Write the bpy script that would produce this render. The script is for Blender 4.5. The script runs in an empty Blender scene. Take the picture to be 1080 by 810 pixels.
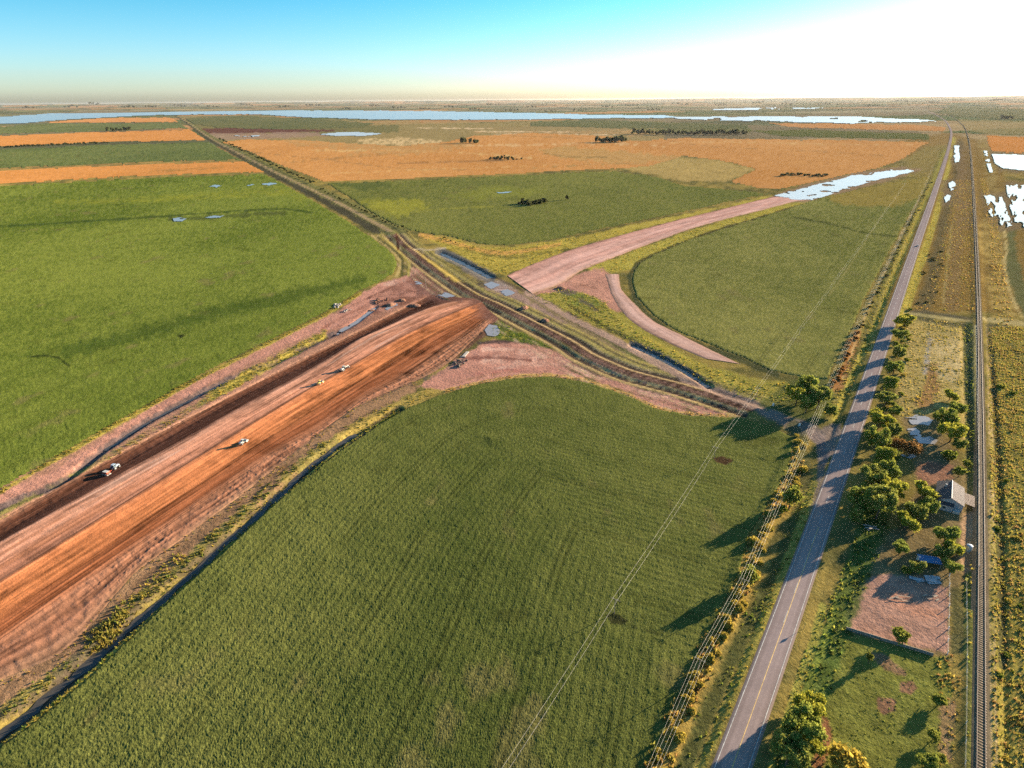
import bpy, bmesh, math, random
import numpy as np
from mathutils import Vector, Matrix
from mathutils.bvhtree import BVHTree

random.seed(7)
RNG = np.random.default_rng(11)
S = bpy.context.scene
COL = S.collection
R = math.radians

# ------------------------------------------------------------------ camera model (used to survey the ground from the photograph)
H = 150.0                      # flying height of the drone in metres
F = 640.0                      # focal length in photo pixels (1080 wide)
PITCH = math.atan(299.6 / F)
SP, CP = math.sin(PITCH), math.cos(PITCH)
SR = -0.00833; CR = math.sqrt(1 - SR * SR)
FW = np.array([0, CP, -SP]); R0 = np.array([1.0, 0, 0]); U0 = np.array([0, SP, CP])
RT = CR * R0 + SR * U0; UP = -SR * R0 + CR * U0
CAMP = np.array([0, 0, H])

def unbend(P):
    """the photo's lens bows the horizon a little: straighten surveyed points near it"""
    P = np.asarray(P, float).reshape(-1, 2).copy()
    hc = np.interp(P[:, 0], [-150, 0, 360, 540, 720, 1080, 1250], [117, 113, 105.5, 103.2, 101.7, 102.3, 104])
    lv = 110.3 - 0.00833 * P[:, 0]
    w = np.clip((300 - P[:, 1]) / 190, 0, 1)
    P[:, 1] += (lv - hc) * w
    return P

def G(P, z=0.0):
    """photo pixels -> ground metres (x, y) at height z"""
    P = unbend(P)
    u = (P[:, 0] - 540) / F; v = -(P[:, 1] - 405) / F
    d = FW[None] + u[:, None] * RT[None] + v[:, None] * UP[None]
    dz = np.minimum(d[:, 2], -0.0035)
    t = (z - H) / dz
    return np.stack([d[:, 0] * t, d[:, 1] * t], 1)

def g1(x, y, z=0.0):
    p = G([(x, y)], z)[0]
    return float(p[0]), float(p[1])

# ------------------------------------------------------------------ noise
def _hash(ix, iy, seed):
    h = (ix.astype(np.int64) * 374761393 + iy.astype(np.int64) * 668265263 + seed * 1442695041) & 0xFFFFFFFF
    h = ((h ^ (h >> 13)) * 1274126177) & 0xFFFFFFFF
    h = ((h ^ (h >> 16)) * 2246822519) & 0xFFFFFFFF
    return ((h ^ (h >> 15)) & 0xFFFFFF) / float(0xFFFFFF)

def vn(x, y, seed=0):
    x = np.asarray(x, float); y = np.asarray(y, float)
    ix = np.floor(x); iy = np.floor(y)
    fx = x - ix; fy = y - iy
    fx = fx * fx * (3 - 2 * fx); fy = fy * fy * (3 - 2 * fy)
    a = _hash(ix, iy, seed); b = _hash(ix + 1, iy, seed); c = _hash(ix, iy + 1, seed); d = _hash(ix + 1, iy + 1, seed)
    return (a * (1 - fx) + b * fx) * (1 - fy) + (c * (1 - fx) + d * fx) * fy - 0.5

def fbm(x, y, seed=0, octs=4, gain=0.5):
    s = 0; a = 1.0; t = 0
    for i in range(octs):
        s = s + a * vn(x * 2 ** i + 17.3 * i, y * 2 ** i - 9.1 * i, seed + i); t += a; a *= gain
    return s / t * 1.6          # about -0.8 .. 0.8

def sstep(a, b, x):
    t = np.clip((x - a) / (b - a), 0, 1)
    return t * t * (3 - 2 * t)

# ------------------------------------------------------------------ planar helpers
def inpoly(P, poly):
    x, y = P[:, 0], P[:, 1]; inside = np.zeros(len(P), bool)
    n = len(poly); j = n - 1
    for i in range(n):
        xi, yi = poly[i]; xj, yj = poly[j]
        if yi != yj:
            c = ((yi > y) != (yj > y)) & (x < (xj - xi) * (y - yi) / (yj - yi) + xi)
            inside ^= c
        j = i
    return inside

def dline(P, line):
    """distance of points to a polyline, and the arc position of the nearest point"""
    best = np.full(len(P), 1e18); arc = np.zeros(len(P)); s = 0.0
    for i in range(len(line) - 1):
        a = np.asarray(line[i], float); b = np.asarray(line[i + 1], float)
        ab = b - a; L = math.hypot(*ab)
        if L < 1e-9: continue
        t = np.clip(((P - a) @ ab) / (L * L), 0, 1)
        d = np.hypot(P[:, 0] - a[0] - t * ab[0], P[:, 1] - a[1] - t * ab[1])
        k = d < best
        best = np.where(k, d, best); arc = np.where(k, s + t * L, arc); s += L
    return best, arc

def sdpoly(P, poly):
    pl = [tuple(p) for p in poly]
    d, _ = dline(P, pl + [pl[0]])
    return np.where(inpoly(P, pl), d, -d)

def resample(line, n=None, step=None, smooth=True):
    p = np.asarray(line, float)
    if smooth and len(p) > 2:
        out = []
        q = np.vstack([2 * p[0] - p[1], p, 2 * p[-1] - p[-2]])
        for i in range(1, len(q) - 2):
            p0, p1, p2, p3 = q[i - 1], q[i], q[i + 1], q[i + 2]
            for t in np.linspace(0, 1, 12, endpoint=False):
                m1 = (p2 - p0) * 0.5; m2 = (p3 - p1) * 0.5
                # limit tangents by segment length: unequal spacing must not overshoot
                L = np.hypot(*(p2 - p1)); 
                for m in (m1, m2):
                    l = np.hypot(*m)
                    if l > L: m *= L / l
                h = t * t * (3 - 2 * t)
                out.append((1 - h) * p1 + h * p2 + (t ** 3 - 2 * t * t + t) * m1 + (t ** 3 - t * t) * m2)
        out.append(p[-1]); p = np.array(out)
    s = np.concatenate([[0], np.cumsum(np.hypot(*np.diff(p, axis=0).T))])
    if n is None: n = max(2, int(s[-1] / step) + 1)
    t = np.linspace(0, s[-1], n)
    return np.stack([np.interp(t, s, p[:, 0]), np.interp(t, s, p[:, 1])], 1)

def to_px(P):
    """ground (x,y,0) -> straightened photo pixels"""
    d = np.column_stack([P[:, 0], P[:, 1], np.full(len(P), -H)])
    w = d @ FW
    w = np.maximum(w, 1e-3)
    return np.column_stack([540 + F * (d @ RT) / w, 405 - F * (d @ UP) / w])

def UB(pts):
    return unbend(pts)

# ------------------------------------------------------------------ mesh + object helpers
def mesh_np(name, V, Fc, col=None, smooth=False, extra=None):
    me = bpy.data.meshes.new(name)
    V = np.asarray(V, np.float32); Fc = np.asarray(Fc, np.int32)
    k = Fc.shape[1]
    me.vertices.add(len(V)); me.vertices.foreach_set('co', V.ravel())
    me.loops.add(Fc.size); me.loops.foreach_set('vertex_index', Fc.ravel())
    me.polygons.add(len(Fc)); me.polygons.foreach_set('loop_start', np.arange(0, Fc.size, k, dtype=np.int32))
    me.polygons.foreach_set('loop_total', np.full(len(Fc), k, np.int32))
    if smooth: me.polygons.foreach_set('use_smooth', np.ones(len(Fc), bool))
    me.update(calc_edges=True)
    if col is not None:
        a = me.color_attributes.new('Col', 'FLOAT_COLOR', 'POINT')
        c = np.ones((len(V), 4), np.float32); c[:, :3] = np.clip(col, 0.002, 0.95)
        a.data.foreach_set('color', c.ravel())
    return me

def link(name, me, mat, parent=None):
    o = bpy.data.objects.new(name, me); COL.objects.link(o)
    if mat is not None and me is not None and len(me.materials) == 0: me.materials.append(mat)
    if parent is not None: o.parent = parent
    return o

def tag(o, label=None, cat=None, group=None, kind=None):
    if label: o['label'] = label
    if cat: o['category'] = cat
    if group: o['group'] = group
    if kind: o['kind'] = kind
    return o

def empty(name, loc, rz=0.0):
    o = bpy.data.objects.new(name, None); COL.objects.link(o)
    o.location = loc; o.rotation_euler = (0, 0, rz); o.empty_display_size = 0.5
    return o

def copy_tree(o, parent=None):
    c = o.copy(); COL.objects.link(c)
    if parent is not None: c.parent = parent
    for ch in list(o.children): copy_tree(ch, c)
    return c

class MB:
    """collects boxes, tubes and prisms, then links them as one mesh object"""
    def __init__(s): s.bm = bmesh.new()
    def box(s, c, d, rz=0.0, bev=0.0, rx=0.0, ry=0.0):
        m = Matrix.Translation(c) @ Matrix.Rotation(rz, 4, 'Z') @ Matrix.Rotation(rx, 4, 'X') @ Matrix.Rotation(ry, 4, 'Y') @ Matrix.Diagonal((d[0], d[1], d[2], 1))
        r = bmesh.ops.create_cube(s.bm, size=1.0, matrix=m)
        if bev > 0:
            es = {e for v in r['verts'] for e in v.link_edges}
            bmesh.ops.bevel(s.bm, geom=list(es), offset=bev, segments=2, affect='EDGES', profile=0.5)
        return s
    def cyl(s, a, b, r0, r1=None, n=10):
        a = Vector(a); b = Vector(b); d = b - a
        q = d.to_track_quat('Z', 'Y').to_matrix().to_4x4()
        bmesh.ops.create_cone(s.bm, cap_ends=True, segments=n, radius1=r0, radius2=r0 if r1 is None else r1, depth=d.length,
                              matrix=Matrix.Translation((a + b) / 2) @ q)
        return s
    def tube(s, pts, r, n=6):
        rings = []
        pts = [Vector(p) for p in pts]
        for i, p in enumerate(pts):
            t = (pts[min(i + 1, len(pts) - 1)] - pts[max(i - 1, 0)]).normalized()
            q = t.to_track_quat('Z', 'Y')
            rr = r[i] if isinstance(r, (list, tuple)) else r
            rings.append([s.bm.verts.new(p + q @ Vector((rr * math.cos(2 * math.pi * k / n), rr * math.sin(2 * math.pi * k / n), 0))) for k in range(n)])
        for A, B in zip(rings, rings[1:]):
            for k in range(n): s.bm.faces.new((A[k], A[(k + 1) % n], B[(k + 1) % n], B[k]))
        s.bm.faces.new(rings[0][::-1]); s.bm.faces.new(rings[-1])
        return s
    def prism(s, prof, y0, y1, axis='Y'):
        """profile in (x,z) swept along y"""
        A = [s.bm.verts.new((x, y0, z)) for x, z in prof]; B = [s.bm.verts.new((x, y1, z)) for x, z in prof]
        n = len(prof)
        s.bm.faces.new(A[::-1]); s.bm.faces.new(B)
        for i in range(n): s.bm.faces.new((A[i], A[(i + 1) % n], B[(i + 1) % n], B[i]))
        return s
    def blob(s, c, r, sub=2, rough=0.25, seed=0):
        rr = bmesh.ops.create_icosphere(s.bm, subdivisions=sub, radius=1.0)
        rg = random.Random(seed)
        for v in rr['verts']:
            k = 1 + rg.uniform(-rough, rough)
            v.co = Vector(c) + Vector((v.co.x * r[0] * k, v.co.y * r[1] * k, v.co.z * r[2] * k))
        return s
    def build(s, name, mat, parent=None):
        bmesh.ops.recalc_face_normals(s.bm, faces=s.bm.faces[:])
        me = bpy.data.meshes.new(name); s.bm.to_mesh(me); s.bm.free()
        return link(name, me, mat, parent)

# ------------------------------------------------------------------ materials
def new_mat(name):
    m = bpy.data.materials.new(name); m.use_nodes = True
    nt = m.node_tree; nt.nodes.clear()
    return m, nt, nt.nodes, nt.links

def noise_node(N, L, vec, scale, detail=4, rough=0.6):
    n = N.new('ShaderNodeTexNoise'); n.inputs['Scale'].default_value = scale; n.inputs['Detail'].default_value = detail
    n.inputs['Roughness'].default_value = rough
    L.new(vec, n.inputs['Vector']); return n

def attr_mat(name, rough=0.9, tex=((0.9, 0.35), (0.2, 0.3)), bump=((1.2, 0.25),), spec=0.2, translucent=0.0, stretch=None):
    """vertex colour of the surface times fine procedural noise, with bump"""
    m, nt, N, L = new_mat(name)
    out = N.new('ShaderNodeOutputMaterial')
    at = N.new('ShaderNodeAttribute'); at.attribute_name = 'Col'
    tc = N.new('ShaderNodeTexCoord'); vec = tc.outputs['Object']
    col = at.outputs['Color']
    for sc, amt in tex:
        n = noise_node(N, L, vec, sc, 5, 0.65)
        mr = N.new('ShaderNodeMapRange'); mr.inputs[1].default_value = 0.25; mr.inputs[2].default_value = 0.75
        mr.inputs[3].default_value = 1 - amt; mr.inputs[4].default_value = 1 + amt
        L.new(n.outputs[0], mr.inputs[0])
        vm = N.new('ShaderNodeVectorMath'); vm.operation = 'SCALE'
        L.new(col, vm.inputs[0]); L.new(mr.outputs[0], vm.inputs['Scale']); col = vm.outputs[0]
    nrm = None
    for sc, dist in bump:
        n = noise_node(N, L, vec, sc, 4, 0.6)
        b = N.new('ShaderNodeBump'); b.inputs['Strength'].default_value = 1.0; b.inputs['Distance'].default_value = dist
        L.new(n.outputs[0], b.inputs['Height'])
        if nrm: L.new(nrm, b.inputs['Normal'])
        nrm = b.outputs[0]
    if spec > 0:
        p = N.new('ShaderNodeBsdfPrincipled')
        p.inputs['Roughness'].default_value = rough; p.inputs['Specular IOR Level'].default_value = spec
        L.new(col, p.inputs['Base Color'])
    else:
        p = N.new('ShaderNodeBsdfDiffuse'); p.inputs['Roughness'].default_value = .3; L.new(col, p.inputs['Color'])
    if nrm: L.new(nrm, p.inputs['Normal'])
    sh = p.outputs[0]
    if translucent > 0:
        t = N.new('ShaderNodeBsdfTranslucent'); L.new(col, t.inputs['Color'])
        mx = N.new('ShaderNodeMixShader'); mx.inputs[0].default_value = translucent
        L.new(sh, mx.inputs[1]); L.new(t.outputs[0], mx.inputs[2]); sh = mx.outputs[0]
    L.new(sh, out.inputs['Surface'])
    return m

def flat_mat(name, col, rough=0.6, metal=0.0, var=0.15, scale=3.0, spec=0.3, bump=0.0):
    m, nt, N, L = new_mat(name)
    out = N.new('ShaderNodeOutputMaterial'); p = N.new('ShaderNodeBsdfPrincipled')
    tc = N.new('ShaderNodeTexCoord')
    n = noise_node(N, L, tc.outputs['Object'], scale, 5, 0.6)
    r = N.new('ShaderNodeValToRGB')
    r.color_ramp.elements[0].position = 0.3; r.color_ramp.elements[1].position = 0.7
    c0 = [max(0, c * (1 - var)) for c in col]; c1 = [min(1, c * (1 + var)) for c in col]
    r.color_ramp.elements[0].color = (*c0, 1); r.color_ramp.elements[1].color = (*c1, 1)
    L.new(n.outputs[0], r.inputs[0]); L.new(r.outputs[0], p.inputs['Base Color'])
    p.inputs['Roughness'].default_value = rough; p.inputs['Metallic'].default_value = metal
    p.inputs['Specular IOR Level'].default_value = spec
    if bump:
        b = N.new('ShaderNodeBump'); b.inputs['Distance'].default_value = bump; L.new(n.outputs[0], b.inputs['Height'])
        L.new(b.outputs[0], p.inputs['Normal'])
    L.new(p.outputs[0], out.inputs['Surface'])
    return m

def water_mat(name, col, rough=0.05, bump=0.02, scale=0.6):
    m, nt, N, L = new_mat(name)
    out = N.new('ShaderNodeOutputMaterial'); p = N.new('ShaderNodeBsdfPrincipled')
    tc = N.new('ShaderNodeTexCoord')
    n = noise_node(N, L, tc.outputs['Object'], scale, 3, 0.5)
    b = N.new('ShaderNodeBump'); b.inputs['Distance'].default_value = bump; b.inputs['Strength'].default_value = 1.0
    L.new(n.outputs[0], b.inputs['Height']); L.new(b.outputs[0], p.inputs['Normal'])
    p.inputs['Base Color'].default_value = (*col, 1); p.inputs['Roughness'].default_value = rough
    p.inputs['IOR'].default_value = 1.33; p.inputs['Specular IOR Level'].default_value = 0.6
    L.new(p.outputs[0], out.inputs['Surface'])
    return m

# ------------------------------------------------------------------ lattices that follow the eye's resolution: fine near, coarse far
def lattice(step, az0=-0.98, az1=0.98, r0=84.0, r1=42000.0, far_fine=True):
    d1 = math.atan(H / r0); d0 = math.atan(H / r1)
    ds = step / 700.0
    d = [d1]
    while d[-1] > d0:
        k = ds
        if far_fine and d[-1] < 0.055: k = min(ds, 0.55 / 780)
        if far_fine and d[-1] < 0.012: k = min(ds, 0.3 / 780)
        d.append(d[-1] - k)
    d = np.array(d[:-1] + [d0])
    r = H / np.tan(d)
    na = max(3, int((az1 - az0) / (step / 640.0)) + 1)
    a = np.linspace(az0, az1, na)
    AA, RR = np.meshgrid(a, r)
    return RR * np.sin(AA), RR * np.cos(AA)

def grid_faces(nr, nc, keep=None):
    i = np.arange(nr * nc).reshape(nr, nc)
    q = np.stack([i[:-1, :-1], i[:-1, 1:], i[1:, 1:], i[1:, :-1]], -1).reshape(-1, 4)
    if keep is not None:
        q = q[keep.ravel()[q].all(1)]
    return q

def compress(V, Q, *arrs):
    used = np.zeros(len(V), bool); used[Q.ravel()] = True
    m = np.cumsum(used) - 1
    return (V[used], m[Q]) + tuple(a[used] for a in arrs)

def poly_lattice(polyG, step):
    az = np.arctan2(polyG[:, 0], polyG[:, 1]); rr = np.hypot(polyG[:, 0], polyG[:, 1])
    # edges of the polygon may come nearer than its corners
    e = resample(np.vstack([polyG, polyG[:1]]), n=200, smooth=False)
    rmin = max(70.0, np.hypot(e[:, 0], e[:, 1]).min() * 0.985)
    return lattice(step, max(-1.0, az.min() - 0.01), min(1.0, az.max() + 0.01), rmin, min(42000, rr.max() * 1.015))
# ------------------------------------------------------------------ survey data traced from the photograph (photo pixels)
GOLD = (.27, .19, .05); YEL = (.36, .27, .05); GRN = (.085, .115, .02); OLV = (.10, .09, .03); DOLV = (.055, .055, .022)
PINK = (.42, .20, .14); PALE = (.52, .31, .225); ORG = (.44, .125, .03); DBRN = (.075, .03, .018); MUD = (.17, .085, .065)
STUB = (.45, .17, .042); TAN = (.43, .28, .12); BRN = (.2, .095, .04); GREY = (.2, .16, .14); RUST = (.28, .11, .04)

F1 = [(-150,602),(0,516),(78,471),(140,436),(204,400),(220,391),(309,347),(344,329),(380,307),(400,298),(415,289),(420,278),(416,269),(409,262),(397,253),(391,249),(368,233),(330,210),(298,192),(280,182.5),(133,188.5),(0,197.5),(-150,206)]
F2 = [(-150,188),(0,181),(157,173),(257,169.5),(280,181),(133,187),(0,196),(-150,204.5)]
F3 = [(-150,165),(0,159.5),(113,153.5),(220,149.5),(256,168.5),(157,172),(0,180),(-150,187)]
F4 = [(-150,150),(0,145),(113,140),(200,136.5),(219,148),(113,151),(0,157),(-150,162)]
F5 = [(-150,141),(0,135.5),(53,132),(189,130),(199,135.5),(113,139.5),(0,144),(-150,149)]
F6 = [(50,131),(80,127.5),(123,125.2),(183,124.5),(189,129.5),(53,131.6)]
F7 = [(343,192),(372,210),(396,226),(416,236),(435,243.5),(452,246),(475,249),(504,257),(535,258.5),(569,254.5),(584,252),(640,240),(720,223),(770,212),(812,204),(790,200),(755,197),(722,194),(690,184),(647,178.3),(600,180),(560,182.5),(500,185),(453,187.5),(400,190)]
F8 = [(232,150),(262,146),(330,147),(420,152),(470,147),(500,141),(560,138),(640,141),(668,146),(720,143),(800,145),(900,147),(983,150),(973,154),(953,168),(925,178),(880,187),(850,193.5),(820,199.5),(805,199),(767,190.5),(797,177.5),(760,168),(720,163.5),(705,168),(690,173),(660,176.5),(600,178.5),(560,181),(500,184),(453,186),(400,188.5),(341,191),(290,172),(262,160)]
F9 = [(668,286),(674,277),(689,268),(724,253),(769,238),(800,229),(840,216),(870,206),(918,196),(955,189),(982,185),(976,200),(960,226),(935,272),(911,318),(896,352),(878,388),(873,401),(840,397),(813,391),(784,377),(755,366),(715,350),(689,332),(671,313),(666,298)]
F10 = [(-150,872),(0,787),(30,766),(88,719),(165,646),(230,583),(290,530),(358,476),(420,434),(460,418),(500,406),(540,399),(580,397),(620,403),(660,416),(693,431),(731,438),(784,440),(815,449),(838,462),(830,500),(806,540),(789,569),(778,610),(752,660),(733,699),(708,757),(684,812),(655,880),(500,980),(100,980)]
# green strips far right of centre, orange strip, right hand stubble
F11 = [(787,135.5),(850,135.5),(980,141),(981,147.5),(900,145.5),(820,142.5)]
F12 = [(807,127.8),(870,129),(960,131),(999,133.5),(996,139),(900,135.5),(830,133)]
F13 = [(1040,143),(1080,145),(1180,150),(1180,168),(1080,163),(1046,161),(1041,152)]
F14 = [(640,124.5),(720,127),(790,130),(788,134.8),(720,134),(650,133),(560,131),(560,126.5)]
F15 = [(1000,112),(1110,117),(1110,127),(1060,127),(1010,124),(985,119)]
F16 = [(192,124.5),(260,121.5),(330,124),(400,128),(380,133),(300,136),(230,135),(205,131)]

PROAD = [(150,104.9),(168,113),(196,128),(222,145.5),(282,176.7),(351,210),(400,236.7),(411,243)]
L1 = [(411,243),(418,250),(424,257),(449,277),(478,298),(500,312),(521,321),(558,340),(600,362),(618,374),(660,393),(721,409),(790,431)]
PATHE = [(555,309),(565,313.5),(600,334),(614,341),(640,354),(663,366.5),(700,387),(745,409),(790,425),(814,436),(845,452),(866,463)]
CANAL1 = [(464,266),(480,273),(500,283),(517,292)]
CANAL2 = [(667,364),(683,371),(700,379),(722,391),(748,407)]

ROAD_L = [(700,960),(759,810),(791,722),(822,641),(853,561),(874,501),(896,440),(931,342),(964,256),(986,196),(998,160),(1002,143),(1001,136),(994,126),(975,116),(960,111)]
ROAD_R = [(735,960),(791,810),(817,737),(843,652),(867,580),(888,513),(914,437),(944,342),(970,256),(990,197),(1001,160.5),(1004.5,143),(1003.5,136),(996,126),(976.5,116),(961,111)]
RAIL = [(1033,900),(1036,810),(1037.5,640),(1036,480),(1032.5,340),(1030,270),(1024,165),(1021,145),(1016,133),(1003,122)]

B = [
 [(-120,608),(0,547),(124,478),(240,418),(320,378),(385,345),(430,322),(455,311)],
 [(-120,634),(0,562),(124,490),(240,425),(320,385),(385,351),(430,328),(462,312)],
 [(-120,650),(0,574),(124,506),(240,441),(320,397),(380,358),(413,343),(458,324),(500,315)],
 [(-120,689),(0,613),(302,424),(362,390),(420,357),(460,338),(507,318)],
 [(-120,695),(0,618.5),(302,427.5),(362,393),(420,359.5),(460,340),(508.5,319)],
 [(-120,735),(0,654),(259,481),(358,418),(447,361),(491,338),(514,326)],
 [(-120,762),(0,677),(104,605),(284,482),(344,449),(389,418),(430,397),(465,373),(498,350),(520,331)],
 [(-120,818),(0,718),(59,693),(95,661),(142,605),(190,570),(255,522),(331,462),(375,430),(438,403),(472,384),(500,358),(526,336)],
]
CORR = B[0] + B[7][::-1]
DITCHA = [(-120,600),(0,535),(67,508),(107,476),(155,445),(204,419),(240,401),(285,385),(330,362),(353,352),(375,340),(396,324)]
DITCHB = [(-120,878),(0,772),(42,738),(85,704),(159,639),(227,581),(290,523),(340,480),(375,456),(420,432)]
NE_U = [(534,290),(567,276),(600,263.5),(635,253),(667,244),(715,231),(760,220),(812,207.5),(835,203.5)]
NE_L = [(562,310),(590,300),(613,286),(644,273),(675,260.5),(724,242.5),(769,229.5),(800,222),(835,213),(858,210)]
CV_L = [(638,289),(640,296),(642,303),(645.5,312),(656,329),(673,344.5),(705,362),(742,378)]
CV_R = [(653,289),(654,296),(656,305),(673,323.5),(691,339),(722,354.5),(757,372),(782,384)]

U = {}
def ub(name, pts):
    if name not in U: U[name] = UB(pts)
    return U[name]

# ------------------------------------------------------------------ relief
CORR_G = G(CORR); L1_G = G(L1); DA_G = G(DITCHA); DB_G = G(DITCHB); RAIL_G = G(RAIL)
ROADC_G = (resample(G(ROAD_L), n=24, smooth=False) + resample(G(ROAD_R), n=24, smooth=False)) / 2
C1_G = G(CANAL1); C2_G = G(CANAL2)
RDL_G = resample(G([(742,812),(780,722),(815,640),(846,560),(862,505),(886,440),(922,342),(957,256),(981,196)]), n=12)
RDR_G = G([(1053,810),(1053,640),(1053,560),(1050,480),(1047,430),(1042,370),(1036,320),(1032,270)])
RDM_G = G([(1022,640),(1024,560),(1024,480),(1021,420),(1017,345)])
VERGE_G = G([(690,810),(750,690),(796,569),(842,467),(880,392),(905,345),(950,260),(982,190)])

def hz(P):
    """height of the ground at x, y"""
    P = np.asarray(P, float).reshape(-1, 2)
    x, y = P[:, 0], P[:, 1]; r = np.hypot(x, y)
    z = 0.5 * fbm(x / 90, y / 90, 3, 3) + 0.16 * fbm(x / 7, y / 7, 5, 3) * sstep(1500, 600, r)
    z = np.where(r > 2500, z * 0.5, z)
    hill = sstep(11000, 22000, r)
    z = z + hill * (26 + 62 * fbm(x / 5200, y / 5200, 21, 4) + 18 * fbm(x / 1300, y / 1300, 27, 3)) + sstep(26000, 41000, r) * (95 + 30 * fbm(x / 2500, y / 2500, 29, 3))
    near = r < 2600
    if near.any():
        Q = P[near]; zz = z[near]
        d = sdpoly(Q, CORR_G); zz = np.where(d > 0.5, zz - 2.6 * sstep(0.5, 4, d), zz)
        for L, w, dep in ((DA_G, 3.2, 1.0), (DB_G, 4.2, 1.3), (C1_G, 7, 1.2), (C2_G, 3.5, 1.2), (RDL_G, 3.0, .8), (RDR_G, 3.2, .9), (RDM_G, 3.0, .7)):
            d, _ = dline(Q, L); zz = zz - dep * sstep(w, w * .35, d)
        d, _ = dline(Q, L1_G)
        zz = zz + .35 * sstep(6.5, 3.0, d) - .45 * sstep(3.2, 0.8, np.abs(d - 8.5))
        d, _ = dline(Q, RAIL_G); zz = zz * sstep(2, 7, d) + 0.75 * sstep(5.5, 2.6, d)
        d, _ = dline(Q, ROADC_G); zz = zz * sstep(4.5, 9, d) + 0.5 * sstep(8.5, 5.0, d)
        d, _ = dline(Q, VERGE_G); zz = zz + 0.5 * sstep(5, 1.5, d)
        z[near] = zz
    return z

def hz1(x, y): return float(hz([(x, y)])[0])

# ------------------------------------------------------------------ ground sheet
def vary(C, x, y, sc, amt, seed):
    return C * (1 + amt * fbm(x / sc, y / sc, seed, 4))[:, None]

class Painter:
    def __init__(s, X, Y):
        s.P = np.column_stack([X, Y]); s.px = to_px(s.P)
        s.r = np.hypot(X, Y)
        s.n1 = fbm(s.px[:, 0] / 5, s.px[:, 1] / 4, 41, 3); s.n2 = fbm(X / 3.5, Y / 3.5, 43, 3); s.n3 = fbm(X / 20, Y / 20, 47, 4)
        s.C = np.zeros((len(X), 3))
    def _mix(s, k, m, col):
        col = np.asarray(col, float)
        c = col[None] * (1 + 0.28 * s.n2[k] + 0.22 * s.n3[k])[:, None]
        s.C[k] = s.C[k] * (1 - m[:, None]) + c * m[:, None]
    def poly(s, pts, col, soft=1.2, jit=1.5, amt=1.0, ragged=0.0):
        q = UB(pts); pad = 6 + 3 * jit
        k = np.where((s.px[:, 0] > q[:, 0].min() - pad) & (s.px[:, 0] < q[:, 0].max() + pad) & (s.px[:, 1] > q[:, 1].min() - pad) & (s.px[:, 1] < q[:, 1].max() + pad))[0]
        if len(k) == 0: return
        d = sdpoly(s.px[k], q) + jit * (s.n1[k] * 1.6)
        m = sstep(-soft, soft, d) * amt
        if ragged: m = m * sstep(-ragged, ragged, s.n3[k] + 0.5 * s.n2[k] + .15)
        s._mix(k, m, col)
    def line(s, pts, w0, w1, col, soft=0.8, jit=0.8, amt=1.0, ragged=0.0):
        q = resample(UB(pts), step=14); L = np.hypot(*np.diff(q, axis=0).T).sum()
        pad = max(w0, w1) + 8
        k = np.where((s.px[:, 0] > q[:, 0].min() - pad) & (s.px[:, 0] < q[:, 0].max() + pad) & (s.px[:, 1] > q[:, 1].min() - pad) & (s.px[:, 1] < q[:, 1].max() + pad))[0]
        if len(k) == 0: return
        d, a = dline(s.px[k], q); w = w0 + (w1 - w0) * a / L
        m = sstep(soft, -soft, d - w + jit * s.n1[k] * 1.6) * amt
        if ragged: m = m * sstep(-ragged, ragged, s.n3[k] + 0.6 * s.n2[k] + .15)
        s._mix(k, m, col)
    def mline(s, LG, off, hw, col, amt=1.0, soft=.6, jit=.6, ragged=0.0):
        """a line measured in metres beside a ground line (off to its right is positive)"""
        q = resample(LG, step=14); pad = abs(off) + hw + 10
        k = np.where((s.P[:, 0] > q[:, 0].min() - pad) & (s.P[:, 0] < q[:, 0].max() + pad) & (s.P[:, 1] > q[:, 1].min() - pad) & (s.P[:, 1] < q[:, 1].max() + pad))[0]
        if len(k) == 0: return
        t = np.gradient(q, axis=0); t /= np.hypot(t[:, 0], t[:, 1])[:, None]
        qo = q + off * np.column_stack([t[:, 1], -t[:, 0]])
        d, _ = dline(s.P[k], qo)
        m = sstep(soft, -soft, d - hw + jit * s.n1[k] * 1.6) * amt
        if ragged: m = m * sstep(-ragged, ragged, s.n3[k] + .6 * s.n2[k] + .15)
        s._mix(k, m, col)

X, Y = lattice(1.45)
shp = X.shape; X = X.ravel(); Y = Y.ravel()
p = Painter(X, Y)
Z = hz(p.P)
r = p.r
# base: rough verge grass near, patchwork of parcels far off
n20 = fbm(X / 14, Y / 14, 61, 5); n60 = fbm(X / 70, Y / 70, 63, 4)
t = sstep(-.45, .45, n20 + .5 * n60)[:, None]
p.C = np.array(OLV)[None] * (1 - t) + np.array(GOLD)[None] * t
far = sstep(1500, 3000, r)[:, None]
ca, sa = math.cos(0.48), math.sin(0.48)
xr = X * ca + Y * sa; yr = -X * sa + Y * ca
cell = _hash(np.floor(xr / 1500 + .25 * vn(yr / 3000, xr * 0, 5)), np.floor(yr / 900 + .2 * vn(xr / 2500, yr * 0, 6)), 77)
pal = np.array([(.13, .12, .05), (.28, .19, .09), (.09, .105, .04), (.33, .17, .07), (.17, .13, .07), (.22, .18, .1), (.1, .1, .05)])
cf = pal[np.minimum((cell * len(pal)).astype(int), len(pal) - 1)] * (1 + .5 * fbm(X / 320, Y / 320, 81, 4))[:, None]
p.C = p.C * (1 - far) + cf * far
# dark copses speckled over the far hills
sp = sstep(.16, .34, fbm(X / 380, Y / 900, 91, 4)) * sstep(9000, 13000, r)
p.C = p.C * (1 - .75 * sp[:, None]) + np.array((.035, .045, .025))[None] * .75 * sp[:, None]
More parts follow.
